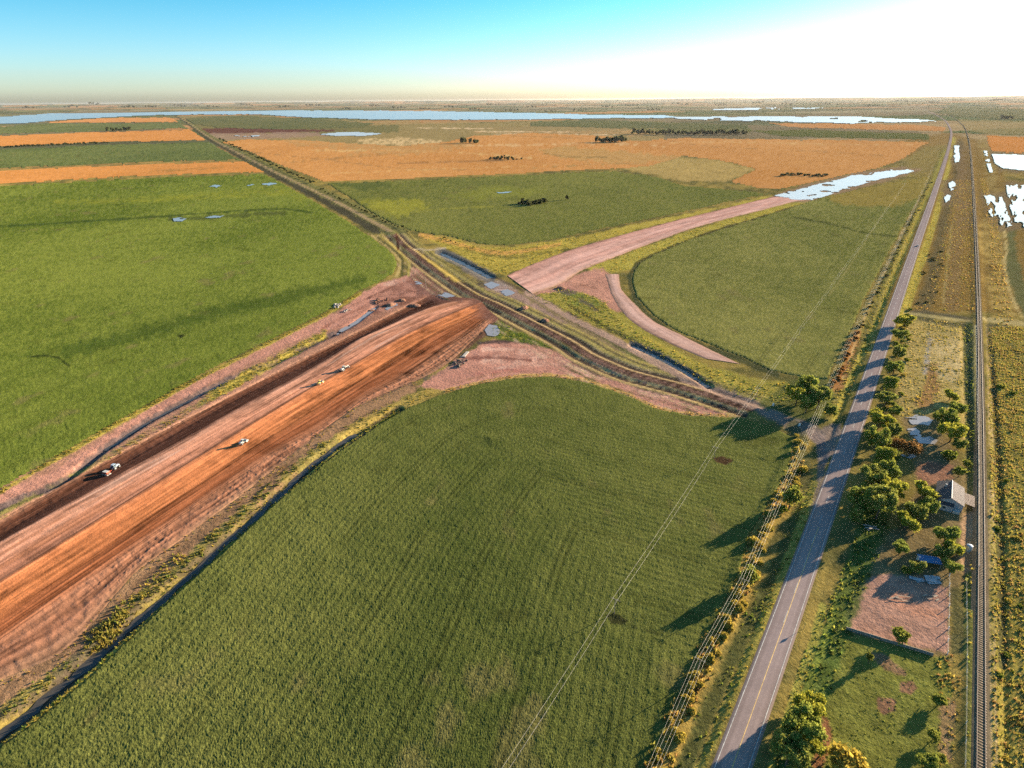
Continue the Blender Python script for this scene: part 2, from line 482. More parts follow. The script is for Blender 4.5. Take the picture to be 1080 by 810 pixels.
# ---- mid distance plain between lagoon and fields
p.poly([(190,123),(420,126),(700,126),(700,150),(560,150),(420,155),(330,150),(240,150)], (.26,.18,.07), 2, 3, .8)
p.poly([(188,127),(330,128),(420,131),(420,138),(330,141),(230,141),(205,135)], (.12,.11,.04), 1, 2, .85)
p.poly([(205,137),(240,134),(300,135),(365,136),(300,139.5),(240,141),(212,141)], (.10,.035,.03), .7, 1.2, .9)
p.poly([(212,141),(330,138),(345,142),(300,145),(240,147),(222,146)], (.25,.16,.11), .7, 1.2, .8)
p.poly([(380,145),(420,144),(465,146),(470,150),(420,152),(375,150)], (.5,.34,.16), .8, 2, .9, .3)
p.poly([(340,152),(380,155),(420,157),(380,160),(345,158)], (.42,.27,.12), .8, 2, .8, .3)
p.poly([(500,137),(700,135),(690,141),(560,142)], (.35,.2,.08), .8, 2, .8, .3)
p.poly([(660,133),(790,133),(795,137),(700,137)], (.13,.13,.045), .8, 1, .8)
for yy, xa, xb in ((136.5,500,600),(139.5,520,650),(133,440,520)):
    p.line([(xa,yy),(xb,yy+.5)], .5, .5, (.6,.42,.24), .4, .6, .8, .3)
# tan grassland inside the big stubble field and on the far right
p.poly([(569,157),(600,152),(640,156),(700,163),(760,168),(797,177.5),(767,190.5),(720,190),(650,174),(590,164)], (.34,.23,.075), 1, 2, 1)
p.poly([(940,150),(1000,140),(1040,150),(1060,190),(1180,200),(1180,330),(1080,330),(1000,330),(960,330),(930,320),(960,240),(985,190)], (.21,.125,.035), 2, 2, .85)
p.poly([(955,168),(975,155),(1000,152),(995,172),(985,186),(960,183)], (.22,.16,.05), 1, 1, .9)
p.poly([(1010,126),(1110,130),(1150,146),(1040,142),(1015,136)], (.25,.18,.07), 1, 1, .7)
# ---- construction corridor edges: left side
p.line([(-120,595),(0,528),(67,500),(140,460),(204,425),(240,408),(310,370),(360,345),(400,325),(440,310)], 18, 16, (.34,.17,.11), 2, 3, .95)
p.line([(-120,596),(0,526),(60,500),(140,448),(215,402),(310,355),(350,335)], 6, 5, PINK, 1, 2, .9)
p.line(DITCHA, 5, 3, (.10,.075,.07), 1, 1.5, .9)
p.line([(-120,606),(0,541),(110,484),(160,454),(240,410),(262,398)], 3.5, 3, (.2,.17,.045), 1, 1.5, .9, .3)
p.line([(225,415),(270,391),(320,364),(340,353)], 6, 4, YEL, 1, 2, .95, .4)
p.line([(-120,592),(0,519),(78,474),(204,403),(309,350),(344,332),(380,310)], 2.2, 1.4, YEL, .7, 1.0, .9)
# muddy triangle by the diagonal track
p.poly([(380,310),(404,297),(430,290),(440,272),(458,285),(500,313),(515,320),(490,322),(455,312),(400,330),(360,345),(330,352)], PINK, 1, 2, 1)
p.poly([(432,292),(450,283),(500,314),(512,320),(490,318),(470,322),(440,310)], MUD, 1.5, 3, .8)
p.poly([(440,318),(465,306),(500,316),(505,320),(470,326),(430,330)], (.09,.06,.06), 1.5, 2, .7)
p.poly([(402,318),(420,312),(438,309),(440,314),(415,322),(400,330)], DBRN, 1, 2, .8, .3)
p.poly([(425,332),(448,322),(458,314),(448,312),(428,326),(410,338)], (.16,.06,.03), 1, 1, .9)
for pts_, w_, c_ in (([(385,316),(410,304),(440,292)],1.2,DBRN), ([(392,322),(425,309),(455,300)],1.4,(.13,.06,.045)), ([(372,322),(400,309),(425,298)],1.2,(.16,.07,.05)), ([(440,288),(458,300),(480,314)],1.6,(.12,.075,.065)), ([(452,286),(475,301),(496,316)],1.0,(.3,.2,.17)),
    ([(430,300),(460,303),(490,316)],1.8,(.1,.065,.06)), ([(410,330),(440,319),(462,312)],1.3,(.4,.2,.13)), ([(395,330),(420,322),(445,312)],1.6,DBRN), ([(455,308),(475,312),(500,320)],2.2,(.08,.055,.055)), ([(340,346),(370,330),(400,316)],1.5,(.22,.09,.06)), ([(405,300),(425,296),(440,284)],1.3,(.5,.3,.22))):
    p.line(pts_, w_, w_ * .8, c_, .9, 1.6, .85, .4)
p.poly([(418,300),(436,291),(445,300),(440,312),(425,316),(410,312)], (.13,.055,.04), 2, 4, .7, .3)
p.poly([(385,322),(404,308),(430,296),(452,288),(500,314),(514,322),(480,326),(455,314),(430,326),(390,345),(362,356),(345,356)], (.2,.09,.06), 2, 4, .6, .35)
p.poly([(500,332),(520,322),(530,330),(536,342),(524,352),(505,358),(490,372),(478,382),(480,362)], (.16,.075,.05), 2, 3, .8, .5)
p.line([(440,398),(470,382),(490,366),(512,350)], 3, 2.5, (.11,.05,.032), 1.5, 2.5, .8, .45)
p.poly([(500,313),(520,318),(545,330),(560,338),(545,338),(515,326)], (.09,.05,.04), 1.2, 2, .8)
# ---- corridor: right side
p.line([(-120,840),(0,735),(70,690),(120,645),(165,600),(240,545),(310,488),(375,440),(430,410)], 16, 10, (.25,.14,.075), 2, 3, .95)
p.line([(-120,856),(0,752),(60,712),(110,668),(150,628),(200,590),(270,530),(345,470),(395,440),(450,414)], 7, 5, (.2,.16,.045), 1.5, 3, .95, .35)
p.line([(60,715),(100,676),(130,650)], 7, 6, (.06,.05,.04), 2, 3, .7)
p.line([(-120,862),(0,758),(60,718),(110,674),(160,625),(200,596),(270,536),(345,476)], 3.5, 2.5, (.085,.06,.04), 1.5, 3, .8, .3)
p.line([(-120,836),(0,732),(70,686),(130,632),(170,596),(240,542),(310,485)], 4, 3, (.13,.075,.04), 2, 3, .7, .4)
p.line([(360,460),(400,438),(450,415),(480,405)], 5, 4, (.33,.23,.06), 1, 2, .9)
p.line([(-120,886),(0,780),(60,732),(165,640),(227,583),(345,484),(420,433)], 9, 4, (.055,.045,.035), 1.2, 2, .95)
p.line([(-150,868),(0,784),(30,763),(88,716),(165,643),(230,580),(358,473.5),(420,431.5)], 1.8, 1.2, YEL, .7, 1.2, .9)
# pink clearing of the right fork
p.poly([(440,408),(470,388),(492,372),(520,358),(560,362),(600,373),(640,386),(700,407),(740,421),(771,429),(790,435),(784,440),(731,437),(693,430),(660,415),(620,402),(580,396),(540,398),(500,405),(470,412)], PINK, 1.2, 2, 1)
p.poly([(540,368),(580,371),(620,384),(680,405),(720,420),(690,420),(640,402),(590,387),(550,384),(505,382)], PALE, 3, 3, .8, .4)
p.line([(490,378),(520,377),(560,380)], 2, 1, (.15,.06,.045), 1, 1, .8)
p.line([(470,398),(500,392),(540,389)], 2.5, 2.5, (.30,.12,.09), 1.5, 2, .8, .4)
p.line([(505,362),(530,360),(560,361)], 2, 1.5, (.07,.045,.04), .8, 1, .9)
p.line([(448,399),(470,390),(488,380)], 3, 3, (.09,.07,.06), 1.5, 3, .8, .4)
p.poly([(525,337),(540,346),(570,360),(590,370),(560,362),(525,358),(515,350)], GRN, 1.2, 2, .95)
p.poly([(530,350),(548,350),(552,357),(530,357)], YEL, 1, 2, .8, .3)
p.line([(470,412),(500,404.5),(540,397.5),(580,395.5),(620,401.5),(660,414.5),(693,429.5),(731,436.5),(784,439)], 1.3, 1.4, (.48,.3,.1), .7, 1, .9)
for (xa, ya), (xb, yb), w_, c_ in (((500,395),(600,388),1.6,(.33,.12,.09)), ((520,389),(590,384),1.2,PALE), ((560,372),(650,395),1.5,PALE), ((600,384),(700,417),1.4,(.56,.34,.25)), ((590,378),(690,413),.9,(.3,.13,.09)), ((640,398),(740,429),1.2,PALE), ((480,404),(540,392),1.5,(.28,.14,.08)), ((510,368),(560,371),2,PALE), ((660,407),(735,434),1,(.33,.15,.11))):
    p.line([(xa,ya),((xa+xb)/2,(ya+yb)/2-1),(xb,yb)], w_, w_*.7, c_, .9, 1.6, .8, .35)
p.line([(640,386),(700,408),(745,424),(785,436)], 3.5, 3, (.11,.065,.06), 1.5, 1.5, .8)  # shadow edge below the diagonal track, painted into the ground colour
# ---- verge grass of the crossing
p.poly([(440,246),(480,251),(504,259),(535,260.5),(584,254.5),(640,242),(720,225.5),(812,205.5),(830,204),(760,219),(667,243),(600,262),(534,289),(515,287),(490,272),(460,256)], YEL, 1, 1.5, .95)
p.line([(444,247),(480,256),(510,264),(540,266),(590,257)], 2.4, 1.6, (.5,.26,.07), .8, 1, .9)
p.line([(490,263),(530,271),(570,267),(600,262)], 1.2, .8, DOLV, .8, 1.5, .7, .4)
p.line([(600,252),(660,236),(720,225)], 1, .6, DOLV, .6, .8, .7, .4)
p.poly([(560,314),(590,300),(615,292),(640,300),(650,325),(690,355),(745,385),(800,400),(830,402),(850,420),(820,425),(780,418),(740,402),(690,374),(650,352),(600,330)], (.27,.22,.045), 1.2, 2, .95)
p.poly([(583,302),(606,307),(630,316),(638,326),(620,328),(600,318)], (.10,.13,.03), 1.2, 2, .85, .4)
p.line([(592,303),(604,306)], 4, 4, (.12,.08,.07), 2, 2, .8)
p.line([(612,316),(624,320),(630,327)], 2.5, 2.5, (.10,.08,.06), 1.2, 1.5, .8)
p.line([(600,322),(640,345),(690,371),(740,399),(790,417)], 1.6, 2.5, DOLV, .8, 1, .85)
p.line([(650,340),(700,366),(745,390),(790,408)], 1.5, 2.5, YEL, .8, 1, .8)
p.poly([(615,281),(645,274),(676,261.5),(724,243.5),(769,230.5),(800,223),(830,215),(860,211),(840,216),(769,237),(724,252),(690,267),(672,278),(664,284),(645,288),(625,288)], (.34,.27,.05), 1, 1.5, 1)
p.line([(840,217),(769,238.5),(724,253.5),(690,268.5),(668,280),(664,290)], .8, 2.0, DOLV, .5, .8, .85)
p.line([(664,290),(668,313),(686,334),(712,352),(753,369),(784,381),(820,396)], 2.0, 3.0, (.05,.055,.025), .8, 1.2, .85)
p.poly([(560,311),(585,302),(613,287),(636,281),(648,292),(648,310),(660,328),(650,330),(630,314),(600,305),(580,308)], PINK, 1.2, 2, .95)
p.line([(612,300),(630,304)], 1, 1, DBRN, .8, 1.2, .7, .3)
p.poly([(590,302),(602,306),(600,311),(588,308)], (.12,.08,.075), 1.5, 2, .8)
# corridor east of the track: mud, pale tracks
p.poly([(505,300),(520,296),(560,311),(600,335),(650,363),(700,392),(745,412),(721,407),(660,391),(618,372),(558,337),(525,318)], (.19,.135,.07), 1.2, 2, .95)
p.poly([(500,301),(535,300),(560,318),(590,335),(600,345),(575,342),(540,325),(520,314)], (.27,.17,.13), 1.5, 2.5, .9)
p.poly([(508,299),(526,296),(540,303),(530,308),(515,306)], (.4,.3,.27), 1.2, 2, .7, .4)
p.line([(537,317),(550,322),(563,330)], 4, 3, (.07,.055,.05), 1.5, 2, .8)
p.line([(562,330),(580,338),(592,346)], 3.5, 3, (.09,.055,.04), 1.5, 2, .8)
p.line([(640,357),(690,386),(740,410)], 3, 3, (.13,.13,.04), 1.2, 2, .8, .4)
p.line([(600,337),(650,364),(700,391),(745,412)], .9, 1, DOLV, .6, .8, .8)
p.line([(520,291),(545,303),(572,315),(610,335)], 1.3, 1.0, (.09,.06,.045), .6, .8, .9)
p.line([(490,284),(510,294),(530,300)], 3, 3, (.2,.15,.12), 1.5, 1.5, .8)
p.line(CANAL1, 5.5, 6, (.12,.11,.1), 1, 1, .9)
p.line([(470,283),(490,296),(505,301)], 4, 5, (.055,.045,.04), 1.5, 1.5, .8)
p.line(CANAL2, 4.5, 6, (.09,.085,.08), 1, 1, .9)
# diagonal track: dark ditches, pale shoulders, dark road bed
p.mline(L1_G, -14, 3, (.28,.22,.07)); p.mline(L1_G, -8.5, 2.6, (.055,.04,.03)); p.mline(L1_G, 8.5, 2.6, (.055,.04,.03))
p.mline(L1_G, -4.9, .9, (.36,.25,.12)); p.mline(L1_G, 4.9, .9, (.36,.26,.12)); p.mline(L1_G, 12.5, 1.6, (.34,.24,.1))
p.mline(L1_G, 0, 3.6, (.06,.034,.024)); p.mline(L1_G, 0.3, .5, (.2,.11,.08)); p.mline(L1_G, 2.6, .35, (.13,.075,.055))
for off, hw_, c_, rg_ in ((-17, 1.2, (.07,.06,.03), .4), (-11.5, .8, (.4,.28,.13), .3), (-20, 1.5, (.33,.25,.07), .5), (6.7, .7, (.42,.3,.13), .3), (15, 1.3, (.09,.06,.035), .35), (19, 1.0, (.36,.25,.13), .4), (23, 1.4, (.1,.085,.035), .4), (28, .8, (.38,.26,.15), .4), (1.4, .3, (.17,.1,.07), .3), (-1.7, .35, (.15,.085,.06), .3)):
    p.mline(L1_G, off, hw_, c_, .9, .5, .9, rg_)
PR = G(PROAD)
p.mline(PR, 0, 24, (.15,.14,.045), .85, 4, 4); p.mline(PR, 0, 4.0, (.30,.21,.10), 1, 1, 1); p.mline(PR, 7.5, 2.2, (.05,.05,.025), .9, 1, 2); p.mline(PR, -11, 3, (.08,.075,.03), .8, 1.5, 2); p.mline(PR, 17, 8, (.05,.045,.028), .95, 1.5, 3); p.mline(PR, 0, 1.2, (.25,.17,.1), 1, .5, .6)
p.line([(392,248),(400,252),(412,262),(421,272),(424,282),(418,291)], 1.4, 1.4, (.42,.3,.11), .6, .7, .9)
p.line([(398,250),(409,258),(424,272),(427,282),(424,290)], 1.0, 1.2, DOLV, .6, .7, .9)
p.line([(401,248),(414,258),(428,272),(433,282),(431,291)], 1.2, 1.2, (.34,.26,.07), .6, .7, .9)
p.line([(418,246),(414,254),(420,262)], 1.2, 1.2, DBRN, .6, .5, .9)
p.line([(437,262),(455,263),(470,261)], .7, .7, (.42,.32,.2), .4, .4, .9)
p.poly([(440,264),(470,283),(490,297),(480,297),(455,279)], (.34,.24,.06), 1, 1.5, .9)
# path to the road junction
p.line(PATHE, 2.2, 5, (.33,.21,.15), .8, 1, .95)
p.line([(755,410),(800,430),(850,455)], 4, 7, (.2,.14,.11), 1.5, 2, .7)
p.poly([(838,440),(866,452),(880,445),(888,452),(880,480),(868,492),(866,470),(846,462)], (.2,.15,.125), 1.5, 2, .9)
p.line([(866,470),(866,500),(850,545)], 5, 2, (.15,.12,.11), 1.2, 1, .8)
# ---- verges of the main road
p.line([(660,880),(690,815),(715,757),(740,699),(760,662),(786,612),(798,569),(818,540),(842,500),(846,470)], 18, 10, (.3,.2,.05), 2.5, 4, .95)
p.line([(722,812),(760,722),(800,640),(826,585),(845,540)], 8, 8, (.07,.075,.025), 3, 3, .85)
p.line([(700,880),(738,812),(776,722),(811,640),(842,560),(858,510)], 6, 4, (.28,.23,.05), 1.5, 1.5, .95)
p.line([(838,450),(846,480),(848,510)], 8, 9, (.07,.075,.03), 3, 3, .8)
p.line([(880,435),(896,400),(920,340),(940,290),(957,250),(980,196),(995,160)], 10, 2.4, (.24,.19,.05), 1.5, 2, .95)
p.line([(884,408),(895,380),(905,352)], 5, 4, (.3,.13,.05), 2, 2, .8)
p.line([(896,398),(915,345),(938,285),(958,240),(982,186),(994,158)], 3.5, .9, (.06,.06,.026), 1, 1.5, .75, .5)
p.line([(889,400),(908,345),(930,292),(952,245),(978,190)], 1.5, .8, (.45,.3,.12), .7, 1, .75, .4)
p.line([(880,440),(914,362),(940,300),(960,250),(984,192),(997,158)], 2.6, 1.0, (.3,.25,.05), .8, .8, .95)
p.line([(950,340),(957,318),(968,285),(980,250),(993,205),(1003,165),(1006,146)], 6, 1.2, (.36,.28,.055), 1, 1, .95)
p.line([(975,320),(984,290),(990,262),(998,225),(1008,190),(1013,150)], 8, 3, (.11,.085,.04), 2.5, 3, .8)
p.line([(1004,320),(1008,270),(1012,220),(1016,165)], 9, 3, (.20,.125,.05), 2.5, 3, .8)
p.line([(995,318),(1000,270),(1004,235)], 1.5, .8, (.32,.23,.08), 1, 1, .7)
p.line([(1015,160),(1018,190),(1022,230)], 7, 12, (.17,.11,.055), 3, 4, .7, .4)
p.line([(1037,150),(1046,190),(1054,235),(1060,290),(1068,330)], 5, 8, (.26,.18,.06), 2, 3, .8, .4)
p.line([(1040,240),(1048,290),(1058,330)], 9, 12, (.36,.24,.07), 3, 4, .8, .5)
p.line([(1066,245),(1070,290),(1090,330)], 4, 12, (.1,.11,.045), 2, 3, .8)
p.line([(1058,235),(1062,262),(1059,280),(1066,310),(1078,335)], 1.2, 1.5, (.5,.36,.14), .7, 1, .8)
MUDW = (.17,.115,.06)
for wp_ in ([(1043,160),(1080,161),(1150,165),(1150,187),(1080,183),(1055,181),(1046,173)], [(1059,192),(1080,193),(1150,198),(1150,254),(1080,244),(1066,238),(1060,217)], [(1034,203),(1058,203),(1063,216),(1072,243),(1056,244),(1043,233),(1036,218)], [(1003,152),(1013,152),(1013,175),(1003,174)], [(992,190),(1010,190),(1008,204),(1004,217),(992,217)]):
    p.poly(wp_, MUDW, 2.5, 2.5, .8)
p.poly([(810,208),(845,195),(862,191.5),(905,180),(950,175.5),(972,178.5),(942,189.5),(913,196),(880,207),(857,213.5),(830,211)], (.24,.15,.085), 1.2, 1.5, .85)
p.poly([(950,440),(968,434),(988,442),(986,452),(994,465),(986,472),(960,462)], (.2,.14,.07), 2, 2, .8)
# right corridor near: pale meadow, brown yard, green lawn
p.poly([(958,334),(1018,342),(1024,430),(1020,470),(990,430),(972,440),(950,440),(945,400)], (.36,.26,.085), 2, 3, .95)
p.poly([(985,352),(1012,352),(1016,390),(1008,404),(985,400),(975,380)], (.47,.34,.15), 3, 3, .9, .5)
p.line([(981,352),(979,370),(976,392)], 2.5, 2.5, (.3,.27,.24), 1, 1.5, .8, .3)  # pale grey streak painted on the meadow for glints of water
p.line([(984,390),(985,405),(975,425)], 5, 9, (.26,.13,.05), 3, 3, .8)
p.line([(955,327),(985,331),(1024,337)], 1.6, 1.6, (.1,.085,.05), .7, .8, .9)
p.line([(955,330),(985,334.5),(1024,339)], 1.3, 1.3, (.4,.31,.13), .7, .6, .9)
p.line([(970,336),(1000,342),(1023,343)], 2.2, 2.8, (.06,.06,.035), 1, 1, .8)
p.line([(1037,337),(1060,339),(1085,343)], 2.5, 3, (.4,.3,.12), 1, 1, .9)
p.line([(1040,343),(1060,345),(1085,349)], 1.2, 1.5, (.12,.1,.05), .7, .8, .8)
p.line([(1021,345),(1022,390),(1024,440),(1024,480)], 5, 5, (.06,.075,.035), 1.5, 2, .85)
p.line([(1028,345),(1029,430),(1031,500),(1030,640)], 1.5, 1.6, (.4,.31,.12), .7, .8, .8)
p.poly([(1040,345),(1100,345),(1100,830),(1042,830),(1042,600),(1044,480)], (.27,.21,.045), 2, 2, .9)
p.line([(1050,345),(1070,370),(1085,395)], 2, 2.5, (.08,.08,.035), 1, 1, .8)
p.line([(1042,350),(1048,400),(1052,470),(1054,560),(1056,640),(1058,700)], 3, 6, (.07,.065,.03), 1.5, 1.5, .85)
p.line([(1068,420),(1072,520),(1075,620),(1077,720),(1078,820)], 1.5, 3, (.11,.1,.035), 1.2, 1.5, .6)
p.line([(1041.5,345),(1043.5,480),(1043,640),(1045,820)], .9, 1.4, (.36,.25,.13), .6, .8, .8, .5)
p.line([(1045,345),(1047.5,480),(1047.5,640),(1050,820)], .8, 1.3, (.34,.24,.12), .6, .8, .8, .5)
p.poly([(955,470),(985,440),(1005,470),(1020,500),(1024,540),(1022,605),(1000,640),(1002,700),(955,680),(895,668),(895,640),(905,600),(935,570),(960,540),(968,500)], (.19,.135,.06), 3, 4, .95)
p.poly([(905,612),(935,606),(975,610),(1000,620),(1000,690),(955,680),(893,664),(893,650)], (.36,.195,.135), 2.5, 3, .95)
p.poly([(975,485),(1005,490),(1004,505),(985,512),(968,512),(965,495)], (.24,.115,.07), 3, 3, .9)
p.line([(940,630),(960,640),(990,650)], 6, 6, (.42,.2,.12), 4, 4, .8, .5)
p.poly([(1003,620),(1018,620),(1020,690),(1003,690)], (.10,.09,.035), 2, 2, .9)
p.poly([(1014,540),(1028,540),(1026,600),(1020,618),(1012,590)], (.4,.24,.13), 2, 3, .9)
p.line([(1023,610),(1024,700),(1024,830)], 6, 7, (.2,.18,.045), 2, 2, .9)
p.poly([(893,668),(955,683),(1000,695),(1005,740),(1000,830),(830,830),(862,760),(868,700)], (.15,.15,.032), 2, 3, .95)
p.poly([(915,690),(930,688),(945,700),(955,707),(955,714),(935,708)], (.22,.12,.07), 1.5, 1.5, .85)
p.poly([(950,720),(962,718),(967,726),(960,733),(949,730)], (.2,.10,.06), 1, 1, .9)
p.poly([(925,735),(945,738),(944,750),(932,754),(924,748)], (.2,.10,.06), 1, 1.2, .9)
p.line([(868,758),(872,780),(862,806)], 5, 7, (.22,.08,.045), 2, 2, .8)
p.line([(1000,745),(998,770),(996,800)], 8, 6, (.26,.15,.08), 3, 3, .8, .4)
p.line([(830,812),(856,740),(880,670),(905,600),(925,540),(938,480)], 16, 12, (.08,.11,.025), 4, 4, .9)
p.line([(812,812),(836,740),(860,670),(868,640)], 4, 5, (.27,.24,.05), 1.5, 1.5, .9)
p.line([(880,640),(866,690),(848,735)], 3.5, 4, (.2,.22,.04), 2, 2, .8, .4)
p.poly([(838,398),(873,402),(880,420),(868,445),(838,440),(808,430),(800,425)], (.09,.1,.03), 2, 3, .8)

V = np.column_stack([X, Y, Z])
M_GROUND = attr_mat('rough grass and soil', tex=((.25, .25), (.9, .28), (2.6, .32)), bump=((.6, .35), (2.5, .13)), spec=0)
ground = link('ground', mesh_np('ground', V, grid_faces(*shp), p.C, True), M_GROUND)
tag(ground, kind='structure', label='open plain of rough grass, soil and far parcels')
del V, Z

# ------------------------------------------------------------------ fields
def field(name, pts, step, lo, hi, amp, h, mat, label, jit=1.2, seed=0, feats=(), big=120, rowline=None, lump=0.0, rowp=3.0):
    pg = G(pts); X, Y = poly_lattice(pg, step); sh = X.shape; X = X.ravel(); Y = Y.ravel()
    q = Painter(X, Y)
    d = sdpoly(q.px, UB(pts)) + jit * q.n1
    keep = d > 0
    # a fine margin so that the crop comes down to the soil at its rim
    Kg = keep.reshape(sh); er = Kg.copy()
    er[1:] &= Kg[:-1]; er[:-1] &= Kg[1:]; er[:, 1:] &= Kg[:, :-1]; er[:, :-1] &= Kg[:, 1:]
    rim = ~er.ravel()
    r = q.r
    w1 = _hash(np.arange(len(X)), np.arange(len(X)) // 7, seed + 5) - .5
    lum = fbm(X / 1.7, Y / 1.7, seed + 2, 3)
    fa = np.clip(330 / r, .12, 1.0); canopy = h + amp * fa * (w1 * 1.3 + lum * .7) + lump * fbm(X / 30, Y / 30, seed + 4, 3)
    rowc = np.ones(len(X)); 
    if rowline is not None:
        rd, _ = dline(q.P, resample(G(rowline), n=26)); rd = rd + 1.2 * fbm(X / 60, Y / 60, seed + 8, 2)
        f1_ = sstep(430, 240, r); sn = np.sin(rd / rowp * 2 * math.pi)
        canopy = canopy + .03 * sn * f1_; rowc = 1 + .05 * sn * f1_
        tr = np.minimum(np.abs((rd % 27) - 12.2), np.abs((rd % 27) - 14.4)); rowc *= 1 - .2 * sstep(.9, .3, tr) * sstep(900, 300, r) * (fbm(X / 25, Y / 25, seed + 12, 2) > -.15)
    z = hz(q.P) + np.where(rim, .03, canopy) + np.where(r > 1500, (r - 1500) * 2e-4, 0)
    m = np.clip(.5 + .75 * fbm(X / big, Y / big * .55, seed + 1, 5) + .35 * fbm(X / 9, Y / 9, seed + 3, 3) + (.4 + .45 * sstep(250, 600, r)) * w1, 0, 1)[:, None]
    q.C = np.array(lo)[None] * (1 - m) + np.array(hi)[None] * m
    thin = (sstep(.33, .52, fbm(X / 16, Y / 24, seed + 31, 4)) * .55 * (name == 'soybean_field'))[:, None]
    q.C = q.C * (1 - thin) + np.array((.15, .125, .045))[None] * thin
    dkp = (sstep(.34, .5, fbm(X / 28, Y / 18, seed + 41, 4)) * .4 * (name == 'soybean_field'))[:, None]
    q.C = q.C * (1 - dkp * .6)
    q.C *= rowc[:, None]
    for f in feats: getattr(q, f[0])(*f[1:])
    fc = grid_faces(*sh, keep=keep)
    V, fc, C = compress(np.column_stack([X, Y, z]), fc, q.C)
    o = link(name, mesh_np(name, V, fc, C, True), mat)
    return tag(o, label, kind='stuff')

M_CROP = attr_mat('leafy crop', tex=((.55, .2), (1.9, .4), (5.0, .35)), bump=((1.7, .28), (4.5, .14)), spec=0)
M_STUB = attr_mat('dry stubble', tex=((.05, .15), (.6, .22)), bump=((1.0, .12),), spec=0)
CL, CH = (.035, .062, .010), (.085, .115, .018)
field('soybean_field', F10, .92, (.064,.078,.018), (.142,.143,.036), .12, .35, M_CROP, 'dark green soybean field filling the foreground between earthworks and paved road', seed=100, rowline=[(30,766),(165,646),(290,530),(358,476),(420,434),(500,406),(580,397),(660,416),(784,440)],
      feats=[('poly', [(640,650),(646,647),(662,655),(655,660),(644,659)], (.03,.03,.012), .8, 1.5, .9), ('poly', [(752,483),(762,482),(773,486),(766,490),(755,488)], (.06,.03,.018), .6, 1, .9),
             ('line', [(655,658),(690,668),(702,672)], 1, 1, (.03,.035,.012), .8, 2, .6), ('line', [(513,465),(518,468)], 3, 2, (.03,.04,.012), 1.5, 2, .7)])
field('soybean_field', F1, 1.15, (.073,.098,.015), (.165,.184,.032), .14, .35, M_CROP, 'bright green soybean field on the left of the orange earthworks', seed=140, big=160, rowline=[(-150,602),(0,516),(204,400),(309,347),(400,298)],
      feats=[('line', [(60,214),(130,212),(200,208),(300,201),(320,207)], 1.5, 5, (.19,.19,.025), 1.5, 3, .75, .5),
             ('line', [(0,240),(110,233),(167,229),(294,220),(330,224)], 1.0, .8, (.025,.045,.012), .7, .8, .8),
             ('line', [(70,372),(150,352),(220,332),(300,315),(380,296)], 7, 5, (.03,.055,.010), 4, 5, .6),
             ('line', [(30,377),(44,376),(53,374),(64,379),(74,387)], .7, 1.4, (.012,.02,.008), .6, .8, .9),
             ('poly', [(186,352),(196,354),(190,357)], (.015,.02,.01), .6, .8, .9),
             ('line', [(180,232),(240,228),(300,224)], 2, 2, (.05,.06,.018), 1, 2, .7)])
field('soybean_field', F7, 1.1, (.092,.103,.025), (.172,.165,.04), .3, .5, M_CROP, 'green field with a lone dark grove, behind the diagonal track', seed=180, big=200,
      feats=[('poly', [(382,212),(440,210),(452,216),(430,226),(400,224)], (.24,.22,.03), 3, 5, .8), ('line', [(440,222),(480,219),(520,217)], .8, .6, (.22,.2,.035), .8, 1, .7),
             ('poly', [(470,206),(520,196),(575,200),(560,206),(500,210)], (.17,.17,.03), 3, 4, .7), ('poly', [(350,193),(400,190),(420,196),(380,200)], (.05,.07,.02), 2, 3, .6),
             ('line', [(660,205),(690,210),(715,213)], .5, .5, (.17,.15,.04), .6, .8, .6)])
field('soybean_field', F9, 1.05, (.108,.113,.028), (.22,.2,.055), .2, .4, M_CROP, 'fan shaped green field between the curved dirt track and the paved road', seed=220, big=90, rowline=[(960,226),(935,272),(911,318),(896,352),(873,401)],
      feats=[('poly', [(870,206),(918,196),(955,189),(984,184),(972,208),(940,218),(890,217)], (.24,.17,.04), 2, 3, .85), ('line', [(838,229),(880,237),(912,246),(948,250)], .9, .9, (.035,.045,.014), .7, 1, .7),
             ('line', [(937,216),(915,251),(890,290),(874,312)], .5, .8, (.25,.21,.07), .5, .4, .6)])
field('soybean_field', F3, 1.0, (.075,.095,.03), (.13,.145,.045), .3, .5, M_CROP, 'far green strip field between two orange stubble strips', seed=260, big=220)
field('soybean_field', F5, .9, (.085,.10,.035), (.14,.15,.055), .3, .5, M_CROP, 'farthest green strip field on the left, below the lagoon', seed=270, big=220)
field('pasture_field', F11, .9, (.07,.078,.022), (.12,.115,.035), .3, .4, M_CROP, 'far green strip behind the big orange field, left of the paved road', seed=280, big=220)
field('pasture_field', F14, .9, (.075,.085,.035), (.13,.12,.045), .3, .4, M_CROP, 'dull green shore meadow in front of the long dark grove', seed=285, big=300)
field('pasture_field', F15, .9, (.085,.09,.035), (.15,.13,.05), .3, .4, M_CROP, 'far olive green field at the upper right near the horizon', seed=287, big=300)
field('pasture_field', F16, .9, (.075,.085,.035), (.13,.12,.045), .3, .4, M_CROP, 'dull green flat beside the far end of the diagonal road', seed=288, big=300)
field('stubble_field', F2, 1.0, (.41,.17,.045), (.51,.215,.062), .12, .25, M_STUB, 'bright orange stubble strip beside the bright green field on the left', seed=300, big=150,
      feats=[('line', [(157,182),(200,179),(235,176)], 1.2, 1.0, (.22,.12,.035), .8, 1.5, .7, .3)])
field('stubble_field', F4, 1.0, (.41,.17,.045), (.51,.215,.062), .12, .25, M_STUB, 'second orange stubble strip on the left, behind the hedge line', seed=310, big=150)
field('stubble_field', F6, .9, (.42,.18,.055), (.5,.22,.075), .12, .25, M_STUB, 'small far orange stubble strip at the lagoon shore', seed=320, big=150)
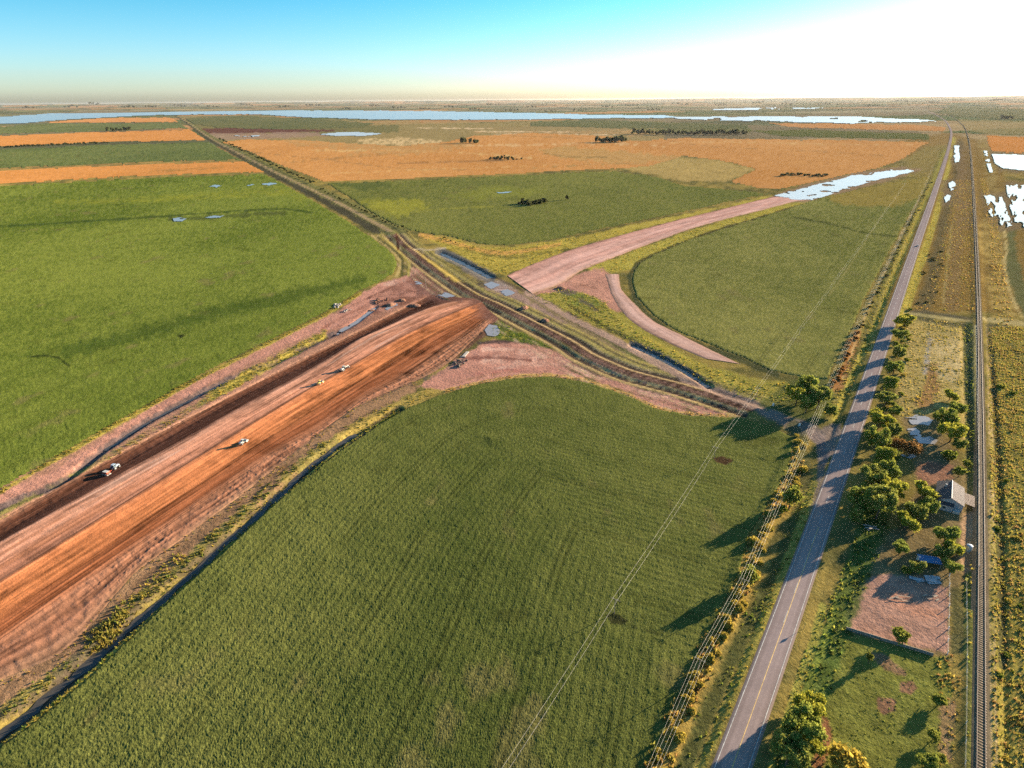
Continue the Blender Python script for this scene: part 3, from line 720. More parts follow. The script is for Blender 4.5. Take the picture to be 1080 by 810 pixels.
TANF = (.38, .22, .075)
field('stubble_field', F8, 1.1, (.40,.175,.05), (.50,.235,.075), .15, .25, M_STUB, 'large orange stubble field with dark groves across the middle distance', seed=330, big=260,
      feats=[('poly', [(300,144),(430,150),(470,147),(500,150),(440,160),(380,162),(310,152)], (.34,.2,.075), 2, 5, .75, .5),
             ('line', [(330,158),(400,157),(500,160),(560,165)], .8, .8, (.5,.31,.12), .6, 2, .7, .4), ('line', [(300,171),(350,166),(420,160)], .6, .6, (.2,.12,.045), .6, 2, .6, .5),
             ('poly', [(569,157),(600,152),(660,158),(720,163.5),(700,170),(640,170),(590,164)], TANF, 1, 3, .8), ('line', [(573,160),(600,164),(640,164)], .6, .5, (.14,.1,.035), .6, 1, .6),
             ('line', [(480,152),(560,151),(640,149),(700,152)], .7, .7, (.52,.33,.15), .5, 2, .7, .4), ('line', [(540,141),(640,145),(680,147)], .6, .6, (.25,.14,.05), .5, 1, .6, .4),
             ('line', [(262,160),(330,166),(420,176),(500,178)], .5, .5, (.22,.12,.045), .4, 1.2, .7, .5), ('line', [(700,146),(740,152),(800,156),(880,160),(940,165)], .4, .5, (.24,.13,.05), .4, 1, .6, .5), ('line', [(660,150),(760,148),(860,151),(970,153)], .5, .4, (.5,.3,.12), .4, 1.2, .6, .4), ('line', [(560,176),(640,171),(700,172)], .6, .6, (.26,.17,.06), .4, 1.5, .7, .4), ('line', [(350,182),(430,178),(520,175),(590,172)], .5, .5, (.52,.3,.11), .4, 1.5, .6, .5), ('line', [(420,171),(480,169),(530,167.5)], .5, .9, (.2,.1,.04), .5, .8, .6)])
field('stubble_field', F12, .9, (.38,.17,.055), (.46,.21,.07), .12, .25, M_STUB, 'thin far orange stubble strip left of the paved road', seed=340, big=200)
field('stubble_field', F13, 1.0, (.43,.17,.04), (.52,.2,.05), .12, .25, M_STUB, 'orange stubble field at the right edge behind the flooded land', seed=350, big=200)
# ------------------------------------------------------------------ roads, tracks and water
def loft(lines, zs, n, sub, lift_noise=0.0, base=None, follow=True, smooth=True):
    """lines: K ground polylines lofted side by side; returns grid X, Y, Z, u (0..K-1 across), s (metres along)"""
    Ls = [resample(l, n=n, smooth=smooth) for l in lines]
    K = len(Ls); us = []; P = []
    for k in range(K - 1):
        for j in range(sub):
            t = j / sub; P.append(Ls[k] * (1 - t) + Ls[k + 1] * t); us.append(k + t)
    P.append(Ls[-1]); us.append(K - 1.0)
    P = np.stack(P, 1); us = np.array(us)
    mid = P[:, len(us) // 2]; s = np.concatenate([[0], np.cumsum(np.hypot(*np.diff(mid, axis=0).T))])
    z = np.interp(us, np.arange(K), zs)
    X = P[..., 0]; Y = P[..., 1]; Z = np.broadcast_to(z, X.shape).copy()
    return X, Y, Z, np.broadcast_to(us, X.shape), np.broadcast_to(s[:, None], X.shape)

def grid_obj(name, X, Y, Z, C, mat, parent=None, flip=False):
    f = grid_faces(*X.shape)
    # make the faces look up
    v = np.column_stack([X.ravel(), Y.ravel()])
    a, b, c = v[f[len(f) // 2][0]], v[f[len(f) // 2][1]], v[f[len(f) // 2][2]]
    if (b[0] - a[0]) * (c[1] - a[1]) - (b[1] - a[1]) * (c[0] - a[0]) < 0: f = f[:, ::-1]
    return link(name, mesh_np(name, np.column_stack([v, Z.ravel()]), f, C.reshape(-1, 3), True), mat, parent)

M_SOIL = attr_mat('bare graded soil', tex=((.35, .12), (1.6, .16)), bump=((1.5, .10),), spec=0)
M_MUD = attr_mat('wet dark soil', tex=((.35, .15), (1.6, .2)), bump=((1.5, .12),), rough=.7, spec=.3)

# --- the orange highway earthworks
BX = [G(b) for b in B]
n = 820
X, Y, Z, us, s = loft(BX, [-.05, -.8, .4, .6, .5, .6, .15, .05], n, 22)
K = len(B)
P2 = np.column_stack([X.ravel(), Y.ravel()])
edge = np.clip(np.minimum(us, K - 1 - us) / .5, 0, 1)
strk = fbm(us * 9, s / 60, 301, 4); strk2 = fbm(us * 26, s / 18, 305, 3); lumps = fbm(X / 2.2, Y / 2.2, 311, 3)
cols = np.array([(.30,.15,.09),(.11,.045,.026),(.06,.026,.017),(.49,.235,.145),(.49,.21,.12),(.12,.06,.04),(.52,.19,.08),(.55,.19,.072),(.45,.155,.056),(.27,.092,.038),(.22,.075,.032),(.35,.155,.085),(.31,.135,.075),(.22,.12,.07)])
uk = np.array([0, .45, 1.0, 2.0, 2.85, 3.15, 3.98, 4.1, 4.75, 5.15, 5.6, 6.05, 6.5, 7.0])
cols = np.vstack([cols[:3], cols[2:3] * [1.2, 1.2, 1.2], cols[3:]]); uk = np.insert(uk, 3, 1.72)
uw = us + .16 * fbm(s / 45, us * .7, 321, 3) + .05 * fbm(s / 6, us * 2, 323, 2)
C = np.stack([np.interp(uw, uk, cols[:, i]) for i in range(3)], -1)
C *= (1 + .9 * strk + .7 * strk2 + .25 * lumps + .35 * fbm(us * 60, s / 8, 307, 2))[..., None]
pale = sstep(.12, .45, fbm(us * 7, s / 40, 331, 4)) * ((uw > 2.0) & (uw < 2.95))
C = C * (1 - .5 * pale[..., None]) + np.array((.55, .36, .27)) * .5 * pale[..., None]
rust = sstep(.1, .4, fbm(us * 6 + 9, s / 70, 341, 3)) * ((uw > 1.95) & (uw < 3.0))
C = C * (1 - .55 * rust[..., None]) + np.array((.33, .13, .06)) * .55 * rust[..., None]
dk = sstep(.05, .35, fbm(us * 12 + 3, s / 90, 351, 3)) * ((uw > 4.9) & (uw < 6.1)) + .55 * sstep(.22, .42, fbm(X / 16, Y / 16, 355, 4)) * (uw > 1.8)
rut = np.abs(((us * 7.3 + .9 * fbm(s / 50, us * 0, 371, 2)) % 1) - .5); C *= (1 - .3 * sstep(.10, .03, rut) * (fbm(s / 30, us * 3, 375, 3) > -.05))[..., None]
C *= (1 - .6 * dk)[..., None]
clod = np.maximum(0, fbm(X / .8, Y / .8, 313, 4)) * (sstep(5.7, 6.2, us) * sstep(7, 6.6, us))
Z = Z + .35 * clod * (fbm(X / 14, Y / 14, 315, 2) > -.1) + .10 * strk2 * (.4 + .6 * (us > 5.2)) + .18 * lumps * ((us > 5.9) | (us < 1.2)) + .22 * strk * (us > 5.0) + .05 * lumps
Z = Z * (1 - .75 * sstep(s.max() - 22, s.max() - 2, s)) + .12 * sstep(s.max() - 22, s.max() - 2, s)
em = (sstep(s.max() - 26, s.max() - 4, s + 16 * fbm(X / 6, Y / 6, 361, 3)) * .85)[..., None]
C = C * (1 - em) + np.array((.15, .07, .05)) * (1 + .6 * lumps[..., None]) * em
Z = np.where((us < .02) | (us > K - 1.02), hz(P2).reshape(X.shape) - .25, Z)
# the raised end against the diagonal track
dirt_road = grid_obj('dirt_road', X, Y, Z, C, M_SOIL); tag(dirt_road, 'orange and brown graded earthworks of the unfinished highway', kind='structure')
LOFTS = [(X, Y, Z)]

def strip(name, L_, R_, mat, cols, label, n=260, lift=.08, crown=.1, sub=10, streak=.4, kind='structure', wob=.6, smooth=True, ridge=None):
    a = G(L_); b = G(R_)
    X, Y, Z, us, s = loft([a, b], [0, 0], n, sub, smooth=smooth)
    w = fbm(s / 9, us * 0 + np.round(us) * 7, 411, 3) * wob
    dx = np.gradient(X, axis=0); dy = np.gradient(Y, axis=0); l = np.hypot(dx, dy) + 1e-6
    side = (us - .5) * 2
    X = X + side * w * dy / l; Y = Y - side * w * dx / l
    P = np.column_stack([X.ravel(), Y.ravel()])
    st = fbm(us * 14, s / 40, 421, 3); lm = fbm(X / 2.5, Y / 2.5, 423, 3)
    Z = hz(P).reshape(X.shape) + lift + crown * (1 - side ** 2) + .06 * st
    Z = np.where((us < .01) | (us > .99), hz(P).reshape(X.shape) - .06, Z)
    uk, cc = cols; cc = np.array(cc)
    C = np.stack([np.interp(us + .06 * lm, uk, cc[:, i]) for i in range(3)], -1) * (1 + streak * st + .2 * lm)[..., None]
    o = grid_obj(name, X, Y, Z, C, mat); LOFTS.append((X, Y, Z))
    return tag(o, label, kind=kind)

PK = (.50,.26,.195)
strip('dirt_road', NE_U, NE_L, M_SOIL, ([0, .12, .5, .62, .9, 1], [(.3,.15,.10), PK, (.55,.31,.24), PK, (.57,.335,.26), (.36,.2,.12)]), 'wide pale pink dirt road running from the crossing to the flooded end', n=420, lift=.15, crown=.25, sub=26, wob=1.6, streak=.55)
strip('dirt_track', CV_L, CV_R, M_SOIL, ([0, .15, .5, .85, 1], [(.22,.13,.08), (.42,.24,.17), (.52,.32,.25), (.47,.28,.21), (.2,.12,.08)]), 'pale pink dirt track curving round the fan shaped green field', n=260, lift=.12, crown=.15, sub=10)

# --- paved road with painted lines
M_ASPH = attr_mat('worn asphalt', tex=((.25, .10), (1.5, .12)), bump=((3.0, .02),), spec=0)
M_PAINT = flat_mat('worn white road paint', (.40, .385, .35), .8, var=.45, scale=1.2)
M_YPAINT = flat_mat('worn yellow road paint', (.50, .33, .12), .8, var=.4, scale=.8)
a = resample(G(ROAD_L), n=160); b = resample(G(ROAD_R), n=160)
cl = (a + b) / 2
tt = np.gradient(cl, axis=0); tt /= np.hypot(tt[:, 0], tt[:, 1])[:, None]; nn = np.column_stack([tt[:, 1], -tt[:, 0]])
for _ in range(3): nn[1:-1] = (nn[:-2] + nn[1:-1] * 2 + nn[2:]) / 4; cl[1:-1] = (cl[:-2] + cl[1:-1] * 2 + cl[2:]) / 4
HWID = 3.45
fine = lambda off, n=700: resample(cl + nn * off, n=n, smooth=False)
ls = [fine(o) for o in (-4.6, -3.8, 0, 3.8, 4.6)]
X, Y, Z, us, s = loft(ls, [.42, .62, .70, .62, .42], 700, 6, smooth=False)
ca = np.array([(.25,.18,.11), (.25,.185,.16), (.295,.222,.197), (.25,.185,.16), (.25,.18,.11)])
st = fbm(us * 6, s / 60, 431, 3)
C = np.stack([np.interp(us, range(5), ca[:, i]) for i in range(3)], -1)
wheel = np.exp(-((np.abs(us - 2) - .45) / .14) ** 2)
C *= (1 + .18 * st + .12 * wheel + .1 * fbm(X / 12, Y / 12, 433, 3))[..., None]
road = grid_obj('road', X, Y, Z, C, M_ASPH); tag(road, 'straight two lane paved road with white edge lines', kind='structure')

def roadz(off): return .705 - .08 * abs(off) / 4.2 + .0
def paint(off, hw, mat, name, s0=0.0, s1=1e9, dash=None):
    l = resample(cl + nn * off, step=3.0, smooth=False); ss = np.arange(len(l)) * 3.0
    t = np.gradient(l, axis=0); t /= np.hypot(t[:, 0], t[:, 1])[:, None]; m = np.column_stack([t[:, 1], -t[:, 0]])
    V = []; Fq = []
    for i in range(len(l) - 1):
        if ss[i] < s0 or ss[i] > s1: continue
        if dash and (ss[i] % dash[1]) >= dash[0]: continue
        k = len(V)
        for j, sg in ((i, -1), (i, 1), (i + 1, 1), (i + 1, -1)):
            q = l[j] + m[j] * hw * sg; V.append((q[0], q[1], roadz(off) + .012 + (.0 if j < 100 else .02)))
        Fq.append((k, k + 1, k + 2, k + 3))
    me = mesh_np(name, V, np.array(Fq)[:, ::-1]); return link(name, me, mat, road)
arc = lambda px: float(dline(np.array([g1(*px)]), resample(cl, step=3.0, smooth=False))[1][0])
paint(-HWID, .085, M_PAINT, 'edge_line', 0, 1500); paint(HWID, .085, M_PAINT, 'edge_line', 0, 1500)
s_y = arc((862, 560))
paint(.12, .10, M_YPAINT, 'solid_centre_line', 0, s_y)
paint(-.16, .07, M_PAINT, 'dashed_centre_line', s_y - 60, 1100, dash=(6, 15))

# --- railway on the right
M_BALL = attr_mat('dark track ballast', tex=((.8, .25), (3, .3)), bump=((3.0, .12),), spec=0)
M_SLEEP = flat_mat('weathered timber sleepers', (.17, .125, .085), .9, var=.35, scale=1.5)
M_RAIL = flat_mat('worn rail steel', (.22, .17, .14), .7, .1, var=.2)
rl = resample(RAIL_G, n=60); 
for _ in range(4): rl[1:-1] = (rl[:-2] + rl[1:-1] * 2 + rl[2:]) / 4
rl = resample(rl, step=4.0, smooth=False)
rt = np.gradient(rl, axis=0); rt /= np.hypot(rt[:, 0], rt[:, 1])[:, None]; rn = np.column_stack([rt[:, 1], -rt[:, 0]])
track = empty('railway_track', (float(rl[0][0]), float(rl[0][1]), 0)); tag(track, 'straight railway track on dark ballast along the right of the frame', 'railway track')
t0 = np.array([rl[0][0], rl[0][1]])
X, Y, Z, us, s = loft([rl - t0 + rn * o for o in (-2.7, -1.5, 0, 1.5, 2.7)], [.5, .95, .98, .95, .5], len(rl), 3, smooth=False)
C = np.array((.15, .115, .07))[None, None] * (1 + .35 * fbm(X / 3, Y / 3, 441, 3) + .3 * fbm(us * 5, s / 80, 443, 2))[..., None]
grid_obj('ballast', X, Y, Z, C, M_BALL, track)
for off in (-.9, .9):
    V = []; prof = [(-.05, 1.06), (-.05, 1.23), (.05, 1.23), (.05, 1.06)]
    for q, m in zip(rl - t0, rn):
        for dx, z in prof: V.append((q[0] + m[0] * (off + dx), q[1] + m[1] * (off + dx), z))
    i = np.arange(len(rl) - 1) * 4
    f = np.vstack([np.column_stack([i + a_, i + b_, i + b_ + 4, i + a_ + 4]) for a_, b_ in ((0, 1), (1, 2), (2, 3))])
    link('rail', mesh_np('rail', V, f), M_RAIL, track)
V = []; Fq = []
lens = 0; sl_ = resample(rl, step=.95, smooth=False)[:520]; st_ = np.gradient(sl_, axis=0); st_ /= np.hypot(st_[:, 0], st_[:, 1])[:, None]
for q, t in zip(sl_ - t0, st_):
    m = np.array([t[1], -t[0]]); k = len(V); hl = 1.2 + random.uniform(-.08, .08)
    for z in (.8, 1.005):
        for a_, b_ in ((-1, -1), (1, -1), (1, 1), (-1, 1)):
            p_ = q + m * a_ * hl + t * b_ * .14; V.append((p_[0], p_[1], z))
    Fq += [(k + 4, k + 5, k + 6, k + 7), (k, k + 1, k + 5, k + 4), (k + 1, k + 2, k + 6, k + 5), (k + 2, k + 3, k + 7, k + 6), (k + 3, k, k + 4, k + 7)]
o = link('sleepers', mesh_np('sleepers', V, Fq), M_SLEEP, track); o['kind'] = 'stuff'

# --- water
M_LAG = water_mat('lagoon water', (.26, .29, .29), .25, .01, .05)
M_PUD = water_mat('muddy puddle water', (.10, .09, .075), .04, .006, .8)
M_CAN = water_mat('dark ditch water', (.06, .052, .042), .3, .02, .8)
M_FLOOD = water_mat('flood water', (.40, .39, .36), .3, .01, .1)

def water(name, pts, mat, label, step=.7, jit=1.0, rag=None, z=None, dz=.12, sx=1.0, sy=1.0):
    pg = G(pts); X, Y = poly_lattice(pg, step); sh = X.shape; X = X.ravel(); Y = Y.ravel(); P = np.column_stack([X, Y]); px = to_px(P)
    n1 = fbm(px[:, 0] / (13 * sx), px[:, 1] / (4.5 * sy), 501, 5)
    d = sdpoly(px, UB(pts)) + jit * 1.7 * n1
    keep = d > 0
    if rag is not None: keep &= fbm(px[:, 0] / (16 * sx), px[:, 1] / (2.2 * sy), 511, 4) > rag - sstep(0, 5, d) * .12
    f = grid_faces(*sh, keep=keep)
    if len(f) == 0: return None
    zz = np.full(len(X), z) if z is not None else np.full(len(X), float(np.percentile(hz(P[keep]), 70)) + dz)
    if z is None and np.hypot(X, Y).max() > 900: zz = hz(P) * 0 + .75 + np.maximum(0, np.hypot(X, Y) - 1500) * 3e-4
    V, f = compress(np.column_stack([X, Y, zz]), f)
    return tag(link(name, mesh_np(name, V, f), mat), label, kind='structure')

water('lagoon', [(-150,128),(0,125.5),(40,122.5),(80,119.5),(130,117.2),(200,116.3),(260,115.6),(360,114.8),(420,114.6),(500,115.6),(560,116.6),(620,118.4),(700,119.2),(720,121),(700,122.8),(650,122.8),(560,124),(500,124.7),(440,124.8),(380,124.4),(320,123),(270,120.6),(215,121.3),(150,122.8),(115,125.6),(80,127.3),(30,132.3),(0,134),(-150,139)], M_LAG,
      'long pale blue lagoon below the horizon', .55, .5, None, z=3.5)
water('lagoon', [(700,121.2),(740,120.6),(800,121.2),(850,121.3),(900,121.8),(935,124.2),(983,126.7),(990,129.3),(940,129.2),(900,130),(850,128.4),(800,126.4),(750,125.7),(715,123.3)], M_FLOOD, 'bright silvery right end of the lagoon', .5, .6, -.28, z=3.2)
water('lagoon', [(746,113.4),(770,112.2),(817,111.8),(850,112.6),(880,112.6),(855,114.0),(800,114.6),(755,114.6)], M_FLOOD, 'thin bright water line nearest the horizon', .5, .3, -.2, z=4.5)
water('pond', [(335,140.6),(350,138.6),(372,137.8),(398,138.4),(404,140),(385,142),(355,142.6)], M_FLOOD, 'small pale pond in the plain behind the large orange field', .5, .4)
water('pond', [(245,142.6),(262,142),(275,142.3),(272,144),(255,144.2)], M_FLOOD, 'small pond beside the far end of the diagonal road', .5, .4, -.2)
water('flood_water', [(816,206),(845,198),(862,194.5),(905,183.5),(950,178.5),(967,180.5),(942,187),(913,193.5),(880,204.5),(857,211.5),(830,209)], M_FLOOD, 'flooded end of the pink dirt road with muddy shoals', .4, 1.4, -.22, sx=1.4)
water('flood_water', [(1045,162.5),(1080,164),(1150,168),(1150,184),(1080,180.5),(1057,178.5),(1049,173)], M_FLOOD, 'bright flooded field below the orange field at the right edge', .4, .6, -.55)
water('flood_water', [(1062,195.5),(1080,195.5),(1150,200),(1150,250),(1080,240),(1070,235),(1064,217)], M_FLOOD, 'larger flooded field at the right edge with grassy shoals', .4, 1.6, -.12, sx=.3, sy=2.5)
water('flood_water', [(1038,206),(1056,206),(1060,216),(1069,240),(1058,240),(1046,231),(1040,218)], M_FLOOD, 'ragged flooded patch between railway and flooded field', .4, 2.2, -.02, sx=.25, sy=3)
water('flood_water', [(1036,156),(1041,158),(1046,176),(1048,183),(1043,183),(1039,170)], M_FLOOD, 'narrow flooded strip right of the far railway', .6, .8, -.1)
water('flood_water', [(1006,154),(1012,154),(1012,172),(1006,172)], M_FLOOD, 'narrow bright pool between paved road and far railway', .5, .8, -.35)
water('flood_water', [(1001,194),(1005,191),(1009,194),(1007,202),(1001,201)], M_FLOOD, 'middle bright pool between paved road and railway', .4, 1.8, -.2, sx=.35, sy=2)
water('flood_water', [(995,209),(1000,205),(1004,207),(1002,213),(997,215)], M_FLOOD, 'nearest bright pool between paved road and railway', .4, 1.8, -.2, sx=.35, sy=2)
M_POOL = water_mat('pale puddle water', (.22, .20, .185), .2, .006, .8)
water('puddle', [(353,356),(360,345),(375,337),(392,323),(398,322),(396,331),(380,343),(366,353)], M_POOL, 'pale blue puddle in the ditch left of the earthworks', .35, 1.6, -.2, z=-.35)
water('puddle', [(511,349),(516,343),(524,345),(528,351),(522,355),(514,354)], M_POOL, 'round puddle at the end of the orange earthworks', .3, 2.2, dz=.15)
water('puddle', [(955,441),(968,437),(984,443),(980,450),(962,448)], M_POOL, 'upper pale puddle in the meadow beside the farm', .35, 2.0, -.12, dz=.15)
water('puddle', [(956,452),(966,450),(972,457),(990,464),(986,469),(968,466),(960,459)], M_POOL, 'lower pale puddle in the meadow beside the farm', .35, 2.0, -.12, dz=.15)
for pp, lb in (([(432,299),(440,296),(446,299),(438,303)], 'small muddy puddle left of the diagonal track'), ([(462,311),(470,308),(480,312),(470,315)], 'wet pool at the foot of the diagonal track embankment'), ([(509,300),(518,297),(527,300),(518,304)], 'upper pale pool on the muddy strip right of the diagonal track'), ([(526,307),(536,305),(544,309),(534,312)], 'lower pale pool on the muddy strip right of the diagonal track'), ([(404,326),(414,320),(420,322),(409,328)], 'narrow pool in the dark ruts beside the earthworks'),
               ([(182,231),(190,228.5),(199,231),(192,234),(184,233.5)], 'left puddle on the dark line in the bright green field'),
               ([(210,231),(222,227.5),(238,227.5),(232,230),(218,232)], 'right puddle on the dark line in the bright green field'),
               ([(216,197),(226,195.2),(236,196),(228,198.5)], 'leftmost puddle of the row at the back of the bright green field'),
               ([(252,195.3),(262,193.9),(270,194.6),(260,196.3)], 'middle puddle of the row at the back of the bright green field'),
               ([(277,194.4),(286,192.6),(292,193.4),(284,195.4)], 'rightmost puddle of the row at the back of the bright green field'),
               ([(522,202),(532,200),(541,201),(536,203.5),(526,203.4)], 'thin puddle in the green field left of the dark grove')):
    water('puddle', pp, M_POOL, lb, .3, 1.5, -.3)
def ditch_water(name, px, hw, z, mat, label, n=280, seed=0):
    l = resample(G(px), n=n); t = np.gradient(l, axis=0); t /= np.hypot(t[:, 0], t[:, 1])[:, None]; m = np.column_stack([t[:, 1], -t[:, 0]])
    s = np.arange(n); w = hw * np.maximum(.03, .9 + 1.2 * fbm(s / 9., s * 0, seed, 4)); w2 = hw * np.maximum(.03, .9 + 1.2 * fbm(s / 9., s * 0 + 9, seed + 3, 4))
    A_ = l - m * w[:, None]; B_ = l + m * w2[:, None]
    X = np.stack([A_[:, 0], B_[:, 0]], 1); Y = np.stack([A_[:, 1], B_[:, 1]], 1)
    zz = hz(l) + z; zz = np.convolve(np.pad(zz, 8, mode='edge'), np.ones(17) / 17, 'valid')
    return tag(grid_obj(name, X, Y, np.stack([zz, zz], 1), np.ones((n, 2, 3)) * .1, mat), label, kind='structure')
ditch_water('ditch_water', [(-120,878),(0,772),(42,738),(85,704),(159,639),(227,581),(290,523),(340,480),(375,456)], 1.9, .18, M_CAN, 'dark water in the ditch between earthworks and foreground field', seed=601)
ditch_water('ditch_water', [(110,474),(155,445),(204,419),(240,401)], 1.1, .18, M_CAN, 'dark water in the ditch left of the earthworks', seed=611)
ditch_water('canal_water', CANAL1, 3.6, .25, M_CAN, 'short bluish canal beside the diagonal dirt track', seed=621)
ditch_water('canal_water', CANAL2, 2.2, .35, M_CAN, 'narrow dark canal between diagonal track and curved dirt track', seed=631)
# ------------------------------------------------------------------ grass tufts (uncountable)
M_TUFT = attr_mat('grass blades', tex=((.7, .25),), bump=(), spec=0, translucent=.5)
M_LEAF = attr_mat('tree leaves', tex=((.6, .25), (2.5, .25)), bump=(), spec=0, translucent=.42)
M_BARK = flat_mat('tree bark', (.12, .085, .06), .95, var=.3, scale=3, spec=.1, bump=.05)

AVOID = [G(p_) for p_ in (F10, F9, F1)]
ROAD_POLY = np.vstack([ls[0], ls[-1][::-1]])
RAIL_POLY = np.vstack([rl + rn * 2.6, (rl - rn * 2.6)[::-1]])

def tufts(name, specs, label, seed=0):
    """specs: (shape px, half width px or None for a polygon, per m2, height, spread, colours)"""
    rg = np.random.default_rng(seed); Vs = []; Cs = []
    for pts, hw, dens, hgt, spr, cols in specs:
        q = UB(pts)
        pg = G(pts)
        padm = 0 if hw is None else 30
        lo = pg.min(0) - padm; hi = pg.max(0) + padm
        n = int((hi[0] - lo[0]) * (hi[1] - lo[1]) * dens)
        n = min(n, 2500000)
        P = lo + rg.random((n, 2)) * (hi - lo)
        px = to_px(P)
        k = (px[:, 0] > -60) & (px[:, 0] < 1140) & (px[:, 1] < 880)
        P = P[k]; px = px[k]
        if hw is None: k = inpoly(px, q)
        else:
            d, a = dline(px, q)
            tot = np.hypot(*np.diff(q, axis=0).T).sum(); w_ = hw if not isinstance(hw, tuple) else hw[0] + (hw[1] - hw[0]) * a / tot
            k = d < w_ * (1 + .5 * fbm(P[:, 0] / 5, P[:, 1] / 5, seed, 2))
        k &= (fbm(P[:, 0] / 6, P[:, 1] / 6, seed + 9, 3) + rg.random(len(P)) * .7 > .12)
        P = P[k]
        for av in (ROAD_POLY, RAIL_POLY): P = P[~inpoly(P, av)]
        if not len(P): continue
        z = hz(P); m = len(P); nb = 5
        sc = (.6 + .8 * rg.random(m)) * (1 + .5 * fbm(P[:, 0] / 9, P[:, 1] / 9, seed + 3, 2))
        cols_ = np.array(cols); ci = rg.integers(0, len(cols_), m)
        c = cols_[ci] * (.75 + .5 * rg.random(m))[:, None] * (1 + .3 * fbm(P[:, 0] / 15, P[:, 1] / 15, seed + 5, 2))[:, None]
        for b in range(nb):
            an = rg.random(m) * 6.283; w = spr * sc * (.25 + .25 * rg.random(m)); l = spr * sc * (.2 + .6 * rg.random(m)); h = hgt * sc * (.6 + .5 * rg.random(m))
            ca, sa = np.cos(an), np.sin(an)
            bx = P[:, 0] + ca * l * .3; by = P[:, 1] + sa * l * .3
            v = np.empty((m, 3, 3))
            v[:, 0] = np.column_stack([bx - sa * w, by + ca * w, z - .05]); v[:, 1] = np.column_stack([bx + sa * w, by - ca * w, z - .05])
            v[:, 2] = np.column_stack([bx + ca * l, by + sa * l, z + h])
            Vs.append(v.reshape(-1, 3)); Cs.append(np.repeat(c * (.85 + .3 * rg.random(m))[:, None], 3, 0))
    V = np.vstack(Vs); C = np.vstack(Cs)
    o = link(name, mesh_np(name, V, np.arange(len(V)).reshape(-1, 3), C), M_TUFT)
    return tag(o, label, kind='stuff')

gY = [(.36,.26,.05), (.30,.24,.05), (.22,.2,.04)]; gG = [(.12,.16,.03), (.17,.2,.035), (.24,.23,.04)]; gO = [(.34,.2,.06), (.26,.15,.05), (.4,.27,.08)]; gD = [(.06,.08,.02), (.1,.11,.03)]
tufts('verge_grass', [
    ([(690,822),(715,757),(740,699),(760,662),(786,612),(798,569),(818,540),(840,490)], (15, 8), .55, .9, .8, gY + gO),
    ([(722,812),(760,722),(800,640),(826,585),(848,520)], (12, 8), .35, .45, .6, gD + gG),
    ([(700,880),(738,812),(776,722),(811,640),(842,560),(858,510)], (6, 4), .7, .35, .5, gY + gG),
    ([(880,435),(896,400),(920,340),(940,290),(957,250),(980,196)], (9, 2), .3, .6, .8, gY + gD),
    ([(950,340),(957,318),(968,285),(980,250),(993,205)], (6, 2), .35, .5, .7, gY),
    ([(830,812),(856,740),(880,670),(905,600),(925,540),(938,480)], (15, 12), .5, .6, .7, gD + gG),
    ([(812,812),(836,740),(860,670),(880,630)], (6, 5), .7, .45, .5, gY + gG),
    ([(958,334),(1018,342),(1022,430),(1018,470),(990,430),(972,440),(950,440),(945,400)], None, .30, .5, .7, gY + [(.42,.32,.12)]),
    ([(1042,345),(1110,345),(1110,840),(1046,840),(1045,600),(1044,480)], None, 1.3, .6, .55, [(.30,.25,.045), (.26,.22,.045), (.18,.16,.035), (.34,.23,.06), (.28,.17,.06)]),
    ([(1024,600),(1025,700),(1025,830)], (5, 6), .6, .7, .6, gY + gG), ([(1021,345),(1022,390),(1024,440),(1024,500)], (4, 4), .35, .5, .7, gD + gG),
    ([(893,668),(955,683),(1000,695),(1005,740),(1000,830),(830,830),(862,760),(868,700)], None, .45, .16, .4, [(.16,.17,.035), (.2,.2,.04), (.13,.14,.03)]),
    ([(1000,700),(1002,760),(994,812)], (10, 12), .5, .5, .6, gY + gO),
    ([(960,326),(975,320),(990,262),(1008,190),(1030,190),(1028,330)], None, .10, .6, .9, gO + gY),
    ([(1037,190),(1048,240),(1058,335)], (3, 9), .16, .7, .9, gO + gY),
], 'tall yellow and green grass along road, railway and farm', seed=21)
